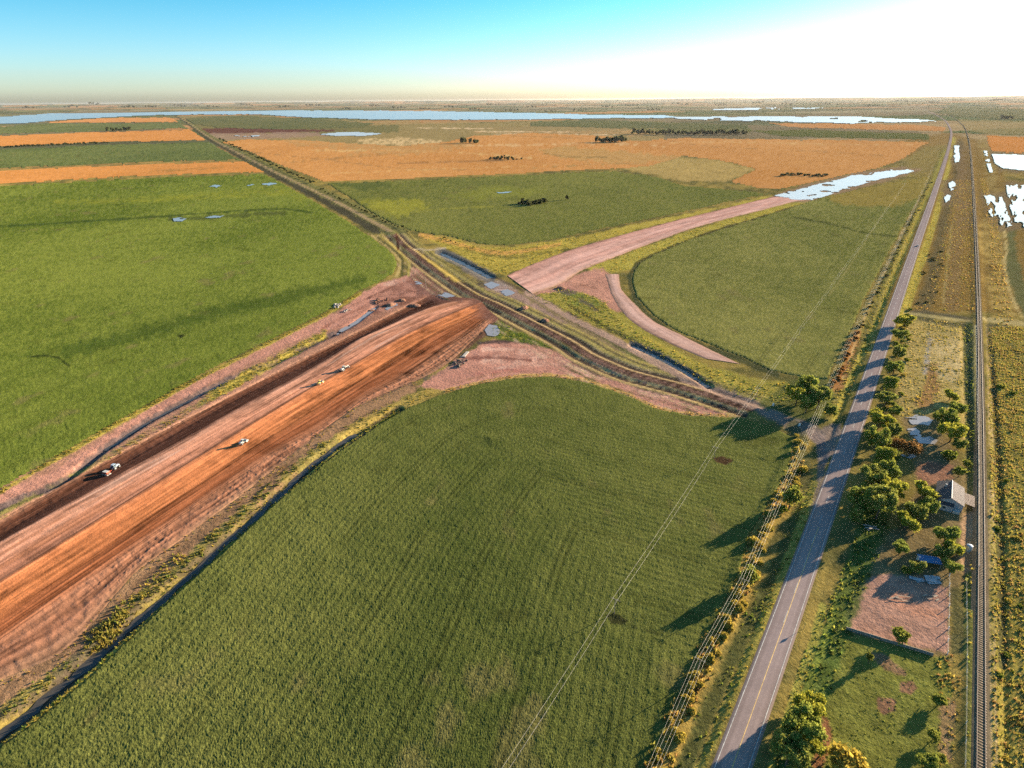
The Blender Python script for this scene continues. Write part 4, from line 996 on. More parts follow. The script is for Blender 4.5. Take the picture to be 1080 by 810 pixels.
tufts('corridor_weeds', [
    ([(-60,568),(0,519),(78,473),(204,402),(309,349),(344,331),(380,309)], (2.6, 1.4), .9, .6, .6, gY), ([(60,522),(110,488),(160,456),(240,412)], (4, 3), .35, .5, .7, gY + gO),
    ([(222,418),(270,391),(320,365),(342,352)], (6, 4), .5, .6, .7, gY),
    ([(-60,815),(0,752),(60,712),(110,668),(150,628),(200,590),(270,530),(345,470),(395,440),(450,414)], (9, 6), .4, .55, .7, gY + gD),
    ([(95,680),(118,662),(130,640)], (9, 7), .9, 1.0, .8, gY), ([(150,625),(175,600),(190,588)], (6, 6), .6, .8, .7, gY),
    ([(-60,836),(0,785),(30,764),(88,717),(165,644),(230,581),(358,474),(420,432)], (3.0, 1.4), 1.5, .6, .5, gY + gG), ([(-60,810),(0,757),(42,722),(85,690),(159,625),(227,568),(290,510),(340,470)], (7, 4), .5, .6, .6, gY + gG + gD),
    ([(470,412),(500,404.5),(540,397.5),(580,395.5),(620,401.5),(660,414.5),(693,429.5),(731,436.5),(784,439)], (1.6, 1.6), .5, .5, .6, gO),
    ([(440,247),(480,252),(504,260),(535,261),(584,255),(640,243),(667,243),(600,262),(534,289),(515,287),(490,272)], None, .10, .7, 1.1, gY),
    ([(560,314),(590,302),(640,316),(650,335),(690,360),(745,387),(800,402),(830,404),(850,420),(820,425),(780,418),(740,402),(690,374),(650,352),(600,330)], None, .16, .7, .9, gY + gG),
    ([(615,281),(676,261.5),(769,230.5),(860,211),(769,237),(690,267),(664,284),(640,288)], None, .10, .6, 1.0, gY),
    ([(525,337),(540,346),(590,370),(545,360),(515,352)], None, .2, .6, .8, gG),
    ([(-60,790),(0,722),(59,694),(95,662),(142,607),(190,572),(255,524),(331,463),(375,431),(438,404)], (6, 3), .25, .45, .6, gY + gO),
], 'yellow weeds along the ditches of the earthworks and the crossing', seed=31)

# ------------------------------------------------------------------ trees
def crown_np(seed, lobes, nleaf, leaf, lo, hi, flat=.35):
    rg = np.random.default_rng(seed); L_ = np.array(lobes)         # x y z rx ry rz
    wgt = (L_[:, 3] * L_[:, 4] * L_[:, 5]) ** (2 / 3); wgt /= wgt.sum()
    idx = rg.choice(len(L_), nleaf, p=wgt)
    d = rg.normal(size=(nleaf, 3)); d /= np.linalg.norm(d, axis=1)[:, None]
    rad = rg.random(nleaf) ** .42 * (1 + .22 * rg.normal(size=nleaf))
    P = L_[idx, :3] + d * L_[idx, 3:] * rad[:, None]
    n = d * .9 + rg.normal(size=(nleaf, 3)) * .7 + np.array([0, 0, flat]); n /= np.linalg.norm(n, axis=1)[:, None]
    t = np.cross(n, rg.normal(size=(nleaf, 3))); t /= np.linalg.norm(t, axis=1)[:, None]; b = np.cross(n, t)
    s = leaf * (.6 + .8 * rg.random(nleaf))[:, None]
    V = np.stack([P - t * s, P + b * s * .6 - n * s * .1, P + t * s, P - b * s * .6 - n * s * .1], 1).reshape(-1, 3)
    m = np.clip(rg.random(nleaf) * .7 + .3 * rg.random(len(L_))[idx], 0, 1)[:, None]
    C = np.repeat(np.array(lo) * (1 - m) + np.array(hi) * m, 4, 0)
    return V, np.arange(nleaf * 4).reshape(-1, 4), C

def lobes_for(seed, n, spread, rl_, zc, zs, flat=.8):
    rg = random.Random(seed); out = [(0, 0, zc, rl_, rl_, rl_ * flat)]
    for i in range(n):
        a = 2.4 * i + rg.uniform(-.4, .4); d = spread * rg.uniform(.55, 1.0); r_ = rl_ * rg.uniform(.5, .85)
        out.append((math.cos(a) * d, math.sin(a) * d, zc + rg.uniform(-zs, zs), r_, r_, r_ * rg.uniform(.7, 1)))
    return out

KINDS = {}
def make_kind(key, name, seed, n, spread, rl_, zc, zs, nleaf, leaf, lo, hi, trunk):
    """crown of about 1 m radius; scaled where it is planted"""
    lb = lobes_for(seed, n, spread, rl_, zc, zs)
    V, Fc, C = crown_np(seed, lb, nleaf, leaf, lo, hi)
    me = mesh_np('crown', V, Fc, C); me.materials.append(M_LEAF)
    tm = None
    if trunk:
        mb = MB(); rg = random.Random(seed + 1)
        mb.tube([(0, 0, -.15), (.02, .01, zc * .4), (.0, .03, zc)], [trunk, trunk * .8, trunk * .4], 7)
        for l_ in lb[1:5]:
            mb.tube([(0, .01, zc * .45), (l_[0] * .5, l_[1] * .5, (zc * .5 + l_[2]) / 2), (l_[0] * .9, l_[1] * .9, l_[2])], [trunk * .55, trunk * .4, trunk * .15], 5)
        bmesh.ops.recalc_face_normals(mb.bm, faces=mb.bm.faces[:])
        tm = bpy.data.meshes.new('trunk'); mb.bm.to_mesh(tm); mb.bm.free(); tm.materials.append(M_BARK)
    KINDS[key] = (name, me, tm, zc)

GL, GH = (.12,.15,.025), (.42,.42,.08)
for i in range(3):
    k3 = ((1.15, 1.05, .8), (.85, .88, .9), (.9, .88, 1.0))[i]; cl_ = lambda c: tuple(a * b for a, b in zip(c, k3))
    make_kind(f'round{i}', 'tree', 10 + i, 12, .68, .46, 1.0, .42, 6500, .08, cl_(GL), cl_(GH), .07)
    make_kind(f'broad{i}', 'tree', 20 + i, 18, .85, .38, 1.1, .52, 8500, .07, cl_((.13,.16,.025)), cl_((.46,.45,.085)), .07)
    make_kind(f'shrub{i}', 'shrub', 30 + i, 6, .62, .55, .5, .18, 900, .16, (.26,.2,.035), (.55,.40,.07), 0)
    make_kind(f'bush{i}', 'shrub', 40 + i, 6, .62, .55, .55, .18, 900, .16, (.10,.12,.02), (.3,.3,.045), 0)
    make_kind(f'far{i}', 'tree', 50 + i, 5, .6, .6, 1.0, .35, 260, .3, (.04,.05,.02), (.10,.10,.035), 0)
make_kind('bare', 'shrub', 61, 8, .6, .6, .8, .3, 2200, .09, (.16,.085,.03), (.3,.16,.05), .05)
make_kind('rusty', 'shrub', 62, 6, .6, .5, .5, .2, 800, .15, (.2,.09,.03), (.36,.18,.05), 0)
make_kind('yellow', 'tree', 63, 7, .6, .55, 1.0, .22, 1800, .12, (.13,.15,.03), (.30,.29,.05), .08)
make_kind('slim', 'tree', 64, 5, .35, .5, 1.9, .7, 1500, .13, (.1,.12,.025), (.25,.24,.04), .08)
make_kind('tall', 'tree', 65, 5, .5, .5, 2.6, .5, 300, .28, (.04,.05,.02), (.10,.10,.035), .1)

def plant(key, px, rpx, label, group=None, sq=1.0, cat=None):
    name, cm, tm, zc = KINDS[key]
    x, y = g1(px[0], px[1]); 
    for _ in range(3):
        d = float(np.array([x, y, -H]) @ FW); rm = rpx * d / F
        x, y = g1(px[0], px[1], zc * rm * sq)
    z = hz1(x, y)
    o = empty(name, (x, y, z - .02), random.uniform(0, 6.28)); o.scale = (rm * random.uniform(.92, 1.08), rm * random.uniform(.92, 1.08), rm * sq)
    tag(o, label, cat or name, group)
    link('crown', cm, None, o)
    if tm: link('trunk', tm, None, o)
    return o

def plant_far(px, rpx, label, group, sq=1.0, key=None):
    key = key or f'far{random.randrange(3)}'
    name, cm, tm, zc = KINDS[key]
    x, y = g1(px[0], px[1]); d = float(np.array([x, y, -H]) @ FW); rm = rpx * d / F
    o = bpy.data.objects.new('tree', cm); COL.objects.link(o)
    zz = hz1(x, y) - .15 * rm * sq + (0 if math.hypot(x, y) < 1500 else (math.hypot(x, y) - 1500) * 2e-4)
    o.location = (x, y, zz); o.rotation_euler = (0, 0, random.uniform(0, 6.28)); o.scale = (rm * random.uniform(.85, 1.2), rm * random.uniform(.85, 1.2), rm * sq * random.uniform(.8, 1.25))
    return tag(o, label, 'tree', group)

SQ = {}
T = [
 ('broad0',(955,337),9,'farthest bushy tree at the right road edge, beside the crossing farm path'),
 ('round1',(949,352),8,'second bushy roadside tree on the right, just nearer than the farm path'),
 ('round2',(949,370),9,'third bushy roadside tree on the right, casting a shadow across the road'),
 ('broad1',(944,387),9,'fourth bushy roadside tree on the right, beside the pale meadow'),
 ('round0',(940,403),9,'fifth bushy roadside tree on the right, level with the brown strip of the meadow'),
 ('broad2',(935,420),10,'sixth bushy roadside tree on the right, just behind the two pale puddles'),
 ('broad0',(929,440),12,'large dark roadside tree left of the upper pale puddle'),
 ('round1',(944,433),7,'small sunlit tree touching the upper pale puddle'),
 ('round2',(944,452),8,'sunlit tree touching the lower pale puddle'),
 ('broad1',(926,460),12,'large shaded roadside tree left of the brown leafless shrub'),
 ('round0',(934,481),12,'roadside tree in front of the brown leafless shrub'),
 ('round1',(939,496),10,'sunlit tree directly behind the large roadside clump'),
 ('broad2',(921,503),13,'left rear tree of the large roadside clump'),
 ('broad0',(942,513),13,'right rear tree of the large roadside clump, nearest the house'),
 ('broad1',(908,526),13,'leftmost tree of the large roadside clump, closest to the road'),
 ('broad2',(929,529),17,'biggest tree of the large roadside clump'),
 ('round2',(905,541),9,'front tree of the large roadside clump'),
 ('round0',(1003,416),8,'farthest tree beside the railway, at the back of the meadow'),
 ('round1',(1010,430),9,'second farthest tree beside the railway'),
 ('broad1',(999,439),10,'tree right of the upper pale puddle'),
 ('broad0',(1006,453),13,'largest tree between the pale puddles and the railway'),
 ('round2',(1012,467),7,'small tree close to the railway fence behind the house'),
 ('bush1',(1002,480),9,'dark low bush behind the brown yard of the house'),
 ('yellow',(1013,497),7,'small yellowish tree directly behind the house'),
 ('yellow',(1021,487),5,'smallest yellowish tree by the railway behind the house'),
 ('bare',(961,472),11,'brown leafless shrub in front of the pale puddles'),
 ('bare',(948,468),8,'smaller brown shrub left of the bigger brown shrub'),
 ('round0',(976,517),12,'round tree touching the left roof edge of the house'),
 ('round1',(978,534),11,'round tree in front of the left corner of the house'),
 ('round2',(967,541),12,'right tree of the pair of round trees left of the house front'),
 ('round0',(957,549),12,'left tree of the pair of round trees left of the house front'),
 ('round1',(951,577),9,'single round tree at the back edge of the bare yard'),
 ('round2',(967,597),8,'low round tree left of the blue roofed shed'),
 ('bush0',(957,602),6,'small bush at the rim of the bare yard'),
 ('round1',(999,563),12,'rear tree of the dark clump in front of the house'),
 ('round0',(1006,577),11,'right tree of the dark clump in front of the house'),
 ('round2',(995,581),10,'left tree of the dark clump in front of the house'),
 ('round1',(1004,597),9,'front tree of the dark clump, right of the blue roofed shed'),
 ('yellow',(951,669),10,'small yellow green tree standing alone behind the log wall'),
 ('slim',(917.5,693),5,'slim young tree on the lawn with a long dark shadow'),
 ('yellow',(991,739),8,'yellow green tree at the right side of the lawn'),
 ('yellow',(986,775),8,'yellow green tree near the lower right rim of the lawn'),
 ('round1',(978,803),10,'round tree at the bottom edge, right of the golden bush'),
 ('yellow',(991,799),7,'yellowish tree at the bottom edge nearest the railway'),
 ('shrub0',(895,806),21,'wide golden bush at the bottom edge of the lawn'),
 ('broad0',(856,744),15,'rear tree of the big dark clump by the road at the bottom'),
 ('broad1',(846,766),21,'biggest tree of the dark clump by the road at the bottom'),
 ('broad2',(833,792),19,'front left tree of the dark clump by the road at the bottom'),
 ('round0',(858,785),12,'right tree of the dark clump by the road at the bottom'),
 ('broad1',(853,407),12,'rear tree of the clump at the road junction'),
 ('broad0',(842,414),11,'left tree of the clump at the road junction'),
 ('broad2',(865,418),11,'right tree of the clump at the road junction'),
 ('round2',(877,431),8,'sunlit tree nearest the paved road at the junction'),
 ('round1',(852,424),10,'front tree of the clump at the road junction'),
 ('yellow',(835,523),11,'round golden green tree at the field edge with a long shadow'),
 ('bush2',(825,536),7,'dark bush under the round golden green tree at the field edge'),
 ('yellow',(789,608),10,'golden tree in the roadside thicket casting the nearer long shadow on the field'),
 ('bush0',(791,600),6,'dark bush behind the golden tree of the roadside thicket'),
]
for t_ in T:
    if 'long shadow' in t_[3] and t_[0] == 'yellow': SQ[t_[3]] = 1.45
    if 'road junction' in t_[3]: SQ[t_[3]] = 1.18
    if 'by the road at the bottom' in t_[3] or 'large roadside clump' in t_[3]: SQ[t_[3]] = 1.15
for k_, px_, r_, lb in T: plant(k_, px_, r_ * (.92 if px_[1] < 432 and px_[0] > 890 else 1.04), lb, sq=SQ.get(lb, 1.0))
rg = random.Random(5)
LB = [(696,812),(715,762),(738,705),(760,664),(785,618),(797,575),(816,545),(840,495),(846,466)]
lbr = resample(LB, n=74)
for i, q in enumerate(lbr):
    o = plant(rg.choice(['shrub0','shrub1','shrub2','shrub1']), (q[0] + rg.uniform(-9, 13) * (1 - .4 * i / 96), q[1] + rg.uniform(-8, 8)), rg.uniform(2.6, 8.2) * (1 - .35 * i / 96),
          'golden shrub in the thicket between foreground field and paved road', 'golden shrubs of the roadside thicket', sq=rg.uniform(.8, 1.3))
hb_ = resample([(959,330),(953,352),(949,380),(944,410),(937,440),(938,470),(930,500),(900,548)], n=58)
for q in hb_:
    plant(rg.choice(['bush0','bush1','bush2','yellow','shrub1']), (q[0] + rg.uniform(-7, 8), q[1] + rg.uniform(-5, 5)), rg.uniform(2.6, 5.2) * (.7 + .5 * (q[1] - 330) / 220),
          'sunlit low bush in the hedge between paved road and meadow', 'hedge bushes right of the paved road', sq=rg.uniform(.7, 1.1), cat='shrub')
for i in range(16):
    t_ = i / 15; q = (902 - 22 * t_ + rg.uniform(-3, 3), 352 + 55 * t_ + rg.uniform(-3, 3))
    plant('rusty', q, rg.uniform(2.5, 4.5), 'rusty brown shrub on the verge left of the paved road', 'rusty shrubs on the left verge')
for i in range(34):
    t_ = i / 33; q = (906 + 76 * t_ + rg.uniform(-2, 2), 348 - 156 * t_ + rg.uniform(-2, 2))
    plant_far(q, rg.uniform(1.2, 2.4) * (1.2 - .6 * t_), 'small dark shrub on the far left verge of the paved road', 'small shrubs along the far verge', sq=.6)
for i in range(22):
    q = (rg.uniform(972, 992) , rg.uniform(265, 322)); q = (q[0] + (292 - q[1]) * .22, q[1])
    plant_far(q, rg.uniform(1.0, 2.2), 'dark marsh shrub between paved road and far railway', 'marsh shrubs', sq=.5)
for i in range(20):
    q = (rg.uniform(1050, 1078), rg.uniform(400, 800))
    plant(rg.choice(['shrub1','bush1']), q, rg.uniform(2.5, 5), 'low shrub in the tall grass right of the railway', 'shrubs right of the railway', sq=.7)
MASS = []
def mass(pts, n, r0, r1, sq=1.0, jy=1.0):
    for q in resample(pts, n=n, smooth=False):
        q = (q[0] + rg.uniform(-1.2, 1.2), q[1] + rg.uniform(-jy, jy)); rpx = rg.uniform(r0, r1)
        x, y = g1(*q); rm = rpx * float(np.array([x, y, -H]) @ FW) / F
        z = hz1(x, y) - .15 * rm * sq + (0 if math.hypot(x, y) < 1500 else (math.hypot(x, y) - 1500) * 2e-4)
        V, Fc, C = crown_np(rg.randrange(9999), lobes_for(rg.randrange(999), 5, .6, .6, 1.0, .35), 170, .34, (.04,.05,.02), (.10,.10,.035))
        MASS.append((V * np.array([rm * rg.uniform(.9, 1.3), rm * rg.uniform(.9, 1.3), rm * sq * rg.uniform(.8, 1.25)]) + np.array([x, y, z]), C))
# ---- distant groves, each tree by itself
def grove(pts, n, r0, r1, label, group, sq=1.0, jy=1.0):
    l = resample(pts, n=n, smooth=False)
    for q in l: plant_far((q[0] + rg.uniform(-1.2, 1.2), q[1] + rg.uniform(-jy, jy)), rg.uniform(r0, r1), label, group, sq)
grove([(549,214.5),(561,215),(575,213.5)], 13, 2.2, 3.6, 'dark tree of the lone grove in the middle green field', 'trees of the lone grove', 1.0, 1.2)
plant('far1', (598,206.5), 2.2, 'single small tree standing right of the lone grove in the green field', sq=1.4)
plant('far2', (551,210), 2.2, 'slender tree at the left end of the lone grove', sq=1.6)
grove([(518,166.8),(542,166.5)], 11, 1.4, 2.2, 'dark tree of the low grove in the orange field', 'trees of the low grove', 1.0, .6)
plant_far((532,166), 1.6, 'tall umbrella tree rising above the low grove in the orange field', None, 1.0, key='tall')
grove([(546,166.5),(551,166.5)], 2, 1.0, 1.4, 'small bush just right of the low grove', 'bushes right of the low grove')
grove([(486,149),(490,149)], 3, 2.2, 3.0, 'tree of the left far pair of clumps in the stubble', 'left far clump', 1.5, .5)
grove([(497,149.5),(504,149.5)], 4, 1.8, 2.6, 'tree of the right far pair of clumps in the stubble', 'right far clump', 1.3, .5)
grove([(630,148),(660,148)], 16, 1.8, 2.6, 'dark tree of the short far grove', 'trees of the short far grove', 1.4, .5)
grove([(667,139.2),(700,139.6),(740,140.2),(787,140.4)], 52, 1.5, 2.3, 'dark tree of the long far grove', 'trees of the long far grove', 1.5, .5)
grove([(824,184.5),(850,184.5),(872,185)], 17, 1.6, 2.4, 'low dark bush in the orange field above the flooded road end', 'bushes in the orange field', .7, 1.0)
grove([(1057,126.5),(1066,126.8)], 6, 1.6, 2.3, 'tree of the dark clump in the far field at the upper right', 'upper right far clump', 1.2, .4)
grove([(112,139.6),(137,138.4)], 10, 1.2, 1.9, 'tree of the far clump on the left below the lagoon', 'left far clump below lagoon', 1.2, .5)
mass([(-8,158.6),(50,155.3),(113,152.3)], 40, 1.0, 1.7, .9, .4)
mass([(233,147.5),(280,170),(330,192.5)], 46, 1.0, 1.7, .9, .8)
grove([(338,198),(368,214),(396,228),(430,243)], 30, .9, 1.7, 'dark bush of the row along the nearer diagonal road', 'bushes along the nearer diagonal road', .8, 1.0)
grove([(468,250),(480,256)], 4, 1.0, 1.8, 'dark bush beside the canal head', 'bushes beside the canal head', .7, .6)
for xx, yy, rr_ in ((30,117,1.6),(75,115,2),(100,113,1.5),(190,112.5,1.6),(260,111,1.8),(300,112,1.5),(330,110,2),(395,110,1.4),(475,110.5,2),(500,112.5,1.5),(520,109,1.6),(560,110,1.6),(640,110,1.6),(665,108.5,1.8),(720,107.5,1.6),(760,108,1.8),(800,107,1.6),(830,108.5,1.6),(950,107.5,1.8),(985,109,1.6),(1010,107,1.6),(1050,108.5,1.8),(420,111.5,2),(448,112,1.5),(365,113,1.6),(225,113,1.8),(160,115,2),(135,115.5,2.2),(540,113.5,1.8),(580,114.5,1.8),(612,113.8,2),(690,113,1.8),(870,109,2),(920,111,1.6)):
    mass([(xx - 3 * rr_, yy + 1), (xx + 3 * rr_, yy + 1)], 5, .9, 1.3, 1.0, .3)

_v = np.vstack([m_[0] for m_ in MASS])
tag(link('distant_trees', mesh_np('distant_trees', _v, np.arange(len(_v)).reshape(-1, 4), np.vstack([m_[1] for m_ in MASS])), M_LEAF), 'hedge rows and far trees near the horizon', kind='stuff')
# ------------------------------------------------------------------ things
SURF = []
def surf_tree():
    for X, Y, Z in LOFTS:
        v = np.column_stack([X.ravel(), Y.ravel(), Z.ravel()]); SURF.append(BVHTree.FromPolygons([tuple(p) for p in v], [tuple(int(i) for i in f) for f in grid_faces(*X.shape)]))
surf_tree()
def top(x, y):
    z = hz1(x, y)
    for t in SURF:
        h = t.ray_cast(Vector((x, y, 60)), Vector((0, 0, -1)))
        if h[0] is not None: z = max(z, h[0].z) if h[0].z > z - 3 and not (h[0].z < z) else h[0].z
    return z
def heading(a, b):
    p, q = g1(*a), g1(*b); return math.atan2(q[1] - p[1], q[0] - p[0])

M_YPAINTV = flat_mat('faded yellow machine paint', (.62, .42, .10), .5, var=.2, scale=1.5, spec=.4)
M_WHITE = flat_mat('off white paint', (.42, .40, .35), .5, var=.12, scale=1.5, spec=.4)
M_DARK = flat_mat('dark rubber and steel', (.03, .03, .032), .7, var=.3)
M_GLASS = flat_mat('dark cab glass', (.03, .045, .05), .12, var=.1, spec=.6)
M_RED = flat_mat('faded red machine paint', (.45, .09, .05), .55, var=.2)
M_BLUE = flat_mat('blue grey machine paint', (.30, .36, .42), .5, var=.15)
M_STEEL = flat_mat('dull steel', (.38, .36, .34), .45, .5, var=.15)
M_CONC = flat_mat('pale concrete', (.32, .28, .24), .9, var=.2, bump=.02)
M_WOOD = flat_mat('weathered grey timber', (.24, .19, .14), .9, var=.3, scale=4, bump=.02)
M_WIRE = flat_mat('aluminium wire', (.55, .50, .42), .45, .3, var=.05)
M_CER = flat_mat('glazed insulator', (.5, .48, .44), .25, var=.1)

def wheel(root, x, y, r, w, rimc=M_STEEL):
    t = MB().cyl((x, y - w / 2, r), (x, y + w / 2, r), r, n=18).build('wheel', M_DARK, root)
    MB().cyl((x, y - w / 2 - .02, r), (x, y + w / 2 + .02, r), r * .5, n=12).build('rim', rimc, t)

def roller(px, rz, body, label, cab_white=False):
    """single drum soil compactor"""
    x, y = g1(*px); z = top(x, y); o = tag(empty('road_roller', (x, y, z), rz), label, 'road roller'); o.scale = (.82,) * 3
    d = MB().cyl((2.0, -1.1, .8), (2.0, 1.1, .8), .8, n=22).build('drum', M_STEEL, o)
    f = MB(); f.box((2.0, 1.25, .95), (2.1, .16, .45), bev=.04); f.box((2.0, -1.25, .95), (2.1, .16, .45), bev=.04); f.box((.95, 0, .95), (.25, 2.6, .45), bev=.04); f.box((.55, 0, .9), (.7, .7, .5)); f.box((3.0, 0, .95), (.16, 2.6, .3), bev=.04); f.build('drum_frame', body, o)
    b = MB(); b.prism([(-2.6, .7), (-2.6, 1.5), (-2.3, 1.85), (-.9, 1.95), (-.9, .8)], -.85, .85); b.box((-.35, 0, 1.0), (1.2, 1.5, .55), bev=.06); b.build('engine_body', body, o)
    c = MB(); c.box((-.3, 0, 1.95), (1.25, 1.35, 1.45), bev=.06); cab = c.build('cab', M_GLASS, o)
    MB().box((-.3, 0, 2.75), (1.6, 1.65, .14), bev=.05).build('cab_roof', M_WHITE if cab_white else body, cab)
    for sy in (-.95, .95): wheel(o, -1.7, sy, .75, .5)
    return o
rzA = heading((302, 424), (220, 475))
roller((338, 405.5), rzA + math.pi, M_YPAINTV, 'yellow roller with red frame, between the white machine and the lone roller')
roller((257, 468.5), rzA + math.pi, M_WHITE, 'lone pale roller on the orange band of the earthworks', True)
# the front machine of the pair: a white motor grader
def grader(px, rz, label):
    x, y = g1(*px); z = top(x, y); o = tag(empty('motor_grader', (x, y, z), rz), label, 'grader'); o.scale = (.85,) * 3
    b = MB(); b.box((2.6, 0, 1.55), (5.4, .35, .4), bev=.05); b.box((5.2, 0, 1.25), (.5, .7, .8), bev=.05); b.build('frame', M_WHITE, o)
    MB().prism([(-3.2, .9), (-3.2, 1.8), (-2.9, 2.1), (-.9, 2.15), (-.9, .9)], -.75, .75).build('engine_hood', M_WHITE, o)
    c = MB().box((0, 0, 2.1), (1.6, 1.5, 1.8), bev=.07).build('cab', M_GLASS, o); MB().box((0, 0, 3.06), (1.9, 1.75, .14), bev=.05).build('cab_roof', M_WHITE, c)
    MB().box((2.3, 0, .55), (.12, 3.8, .7), rz=.5, bev=.03).build('blade', M_STEEL, o); MB().cyl((2.3, 0, 1.0), (2.3, 0, 1.15), .75, n=18).build('blade_circle', M_DARK, o)
    for xx, r_ in ((-2.5, .68), (-1.0, .68), (5.0, .68)):
        for sy in (-1.0, 1.0): wheel(o, xx, sy, r_, .42)
grader((363, 391), rzA + math.pi, 'white motor grader, foremost of the machines on the earthworks')
# blue grey tractor pulling a red implement in the dark cut
def tractor(px, rz, label):
    x, y = g1(*px); z = top(x, y); o = tag(empty('tractor', (x, y, z), rz), label, 'tractor'); o.scale = (.9,) * 3
    b = MB(); b.prism([(.3, .8), (.3, 1.75), (2.1, 1.6), (2.35, 1.35), (2.35, .75)], -.42, .42); b.box((-.5, 0, .95), (1.9, .8, .6), bev=.06); b.build('body', M_BLUE, o)
    c = MB().box((-.55, 0, 2.0), (1.5, 1.45, 1.45), bev=.08).build('cab', M_GLASS, o); MB().box((-.55, 0, 2.78), (1.75, 1.7, .14), bev=.05).build('cab_roof', M_BLUE, c)
    MB().cyl((1.3, .3, 1.6), (1.3, .3, 2.5), .06, n=8).build('exhaust', M_DARK, o)
    for sy in (-1, 1):
        wheel(o, -.8, sy * .95, .88, .55, M_STEEL); wheel(o, 1.7, sy * .85, .6, .4, M_STEEL)
        MB().box((-.8, sy * .95, 1.82), (1.5, .6, .08), bev=.03).build('fender', M_BLUE, o)
rzT = heading((60, 531), (124, 491))
tractor((121.5, 493), rzT, 'blue grey tractor in the dark cut of the earthworks')
x, y = g1(113.5, 498.5); o = tag(empty('towed_harrow', (x, y, top(x, y)), rzT), 'red towed implement behind the blue grey tractor', 'farm implement')
f = MB(); f.box((1.9, 0, .6), (2.6, .14, .14)); f.box((0, 0, .85), (.2, 3.4, .2)); f.box((-1.4, 0, .85), (.2, 3.4, .2)); f.box((-.7, .9, .85), (1.6, .18, .18)); f.box((-.7, -.9, .85), (1.6, .18, .18)); f.build('frame', M_RED, o)
h_ = MB().prism([(-1.3, 1.0), (-1.5, 1.7), (.3, 1.7), (.1, 1.0)], -1.3, 1.3).build('seed_hopper', M_RED, o); MB().box((-.6, 0, 1.74), (1.7, 2.5, .07), bev=.02).build('lid', M_WHITE, h_)
dd = MB()
for k in range(9):
    for xx in (0, -1.4): dd.cyl((xx, -1.6 + .4 * k - .02, .35), (xx, -1.6 + .4 * k + .02, .35), .36, n=14)
dd.build('discs', M_STEEL, o)
for sy in (-1.5, 1.5): wheel(o, -.7, sy, .42, .25)

# car on the paved road
ih = int(np.argmin(np.hypot(*(cl - np.array(g1(969.5, 257))).T))); tv = tt[ih]; nv = nn[ih]
cx, cy = cl[ih] + nv * 1.7; o = tag(empty('car', (float(cx), float(cy), .72), math.atan2(tv[1], tv[0])), 'white car driving away on the paved road', 'car')
MB().prism([(-2.2, .35), (-2.25, .85), (-1.9, 1.0), (1.0, .98), (2.0, .82), (2.2, .6), (2.15, .33)], -.86, .86).build('body', M_WHITE, o)
c = MB().prism([(-1.75, .98), (-1.2, 1.42), (.2, 1.44), (.95, .98)], -.74, .74).build('cabin', M_GLASS, o); MB().box((-.5, 0, 1.45), (1.5, 1.35, .05), bev=.02).build('roof', M_WHITE, c)
for xx in (-1.4, 1.4):
    for sy in (-.8, .8): wheel(o, xx, sy, .33, .22)
for sy in (-.6, .6): MB().box((2.12, sy, .68), (.12, .32, .14), bev=.02).build('headlight', M_GLASS, o)
for sy in (-.65, .65): MB().box((-2.22, sy, .78), (.06, .28, .16), bev=.02).build('tail_light', M_RED, o)

# ---- farmhouse
def corrugated(name, col, scale=9.0, rough=.55, axis='X'):
    m, nt, N, L = new_mat(name); out = N.new('ShaderNodeOutputMaterial'); p = N.new('ShaderNodeBsdfPrincipled'); tc = N.new('ShaderNodeTexCoord')
    wv = N.new('ShaderNodeTexWave'); wv.bands_direction = axis; wv.inputs['Scale'].default_value = scale; L.new(tc.outputs['Object'], wv.inputs['Vector'])
    b = N.new('ShaderNodeBump'); b.inputs['Distance'].default_value = .05; L.new(wv.outputs[0], b.inputs['Height']); L.new(b.outputs[0], p.inputs['Normal'])
    n = noise_node(N, L, tc.outputs['Object'], .7, 5, .7); r = N.new('ShaderNodeValToRGB'); r.color_ramp.elements[0].position = .35; r.color_ramp.elements[1].position = .7
    r.color_ramp.elements[0].color = (*[c * .7 for c in col], 1); r.color_ramp.elements[1].color = (*[min(1, c * 1.15) for c in col], 1)
    L.new(n.outputs[0], r.inputs[0]); L.new(r.outputs[0], p.inputs['Base Color']); p.inputs['Roughness'].default_value = .8; p.inputs['Specular IOR Level'].default_value = .08
    L.new(p.outputs[0], out.inputs['Surface']); return m
M_ROOF = corrugated('corrugated zinc roof', (.115, .095, .092), 3.0)
M_TIN = corrugated('rusty corrugated sheet', (.12, .085, .07), 3.0)
M_BLUER = corrugated('blue painted sheet', (.09, .20, .36), 3.0)
M_WALL = flat_mat('grey rendered wall', (.34, .32, .31), .9, var=.15, scale=.8, bump=.01)
M_FRAME = flat_mat('white painted timber', (.7, .68, .62), .6, var=.1)
a_, b_ = g1(1004, 529, 5.2), g1(1004, 504, 5.2)
rzr = math.atan2(rt[len(rt) // 8][1], rt[len(rt) // 8][0])
hx, hy = (a_[0] + b_[0]) / 2, (a_[1] + b_[1]) / 2; hl = 7.6; hw = 4.8; hz0 = hz1(hx, hy)
house = tag(empty('house', (hx, hy, hz0), rzr), 'grey farmhouse with corrugated gable roof beside the railway', 'house')
w_ = MB(); w_.prism([(-hw + .3, -.3), (-hw + .3, 3.1), (0, 5.0), (hw - .3, 3.1), (hw - .3, -.3)], -hl + .3, hl - .3)
for v in w_.bm.verts: v.co = Vector((v.co.y, -v.co.x, v.co.z))
w_.build('wall', M_WALL, house)
rf = MB()
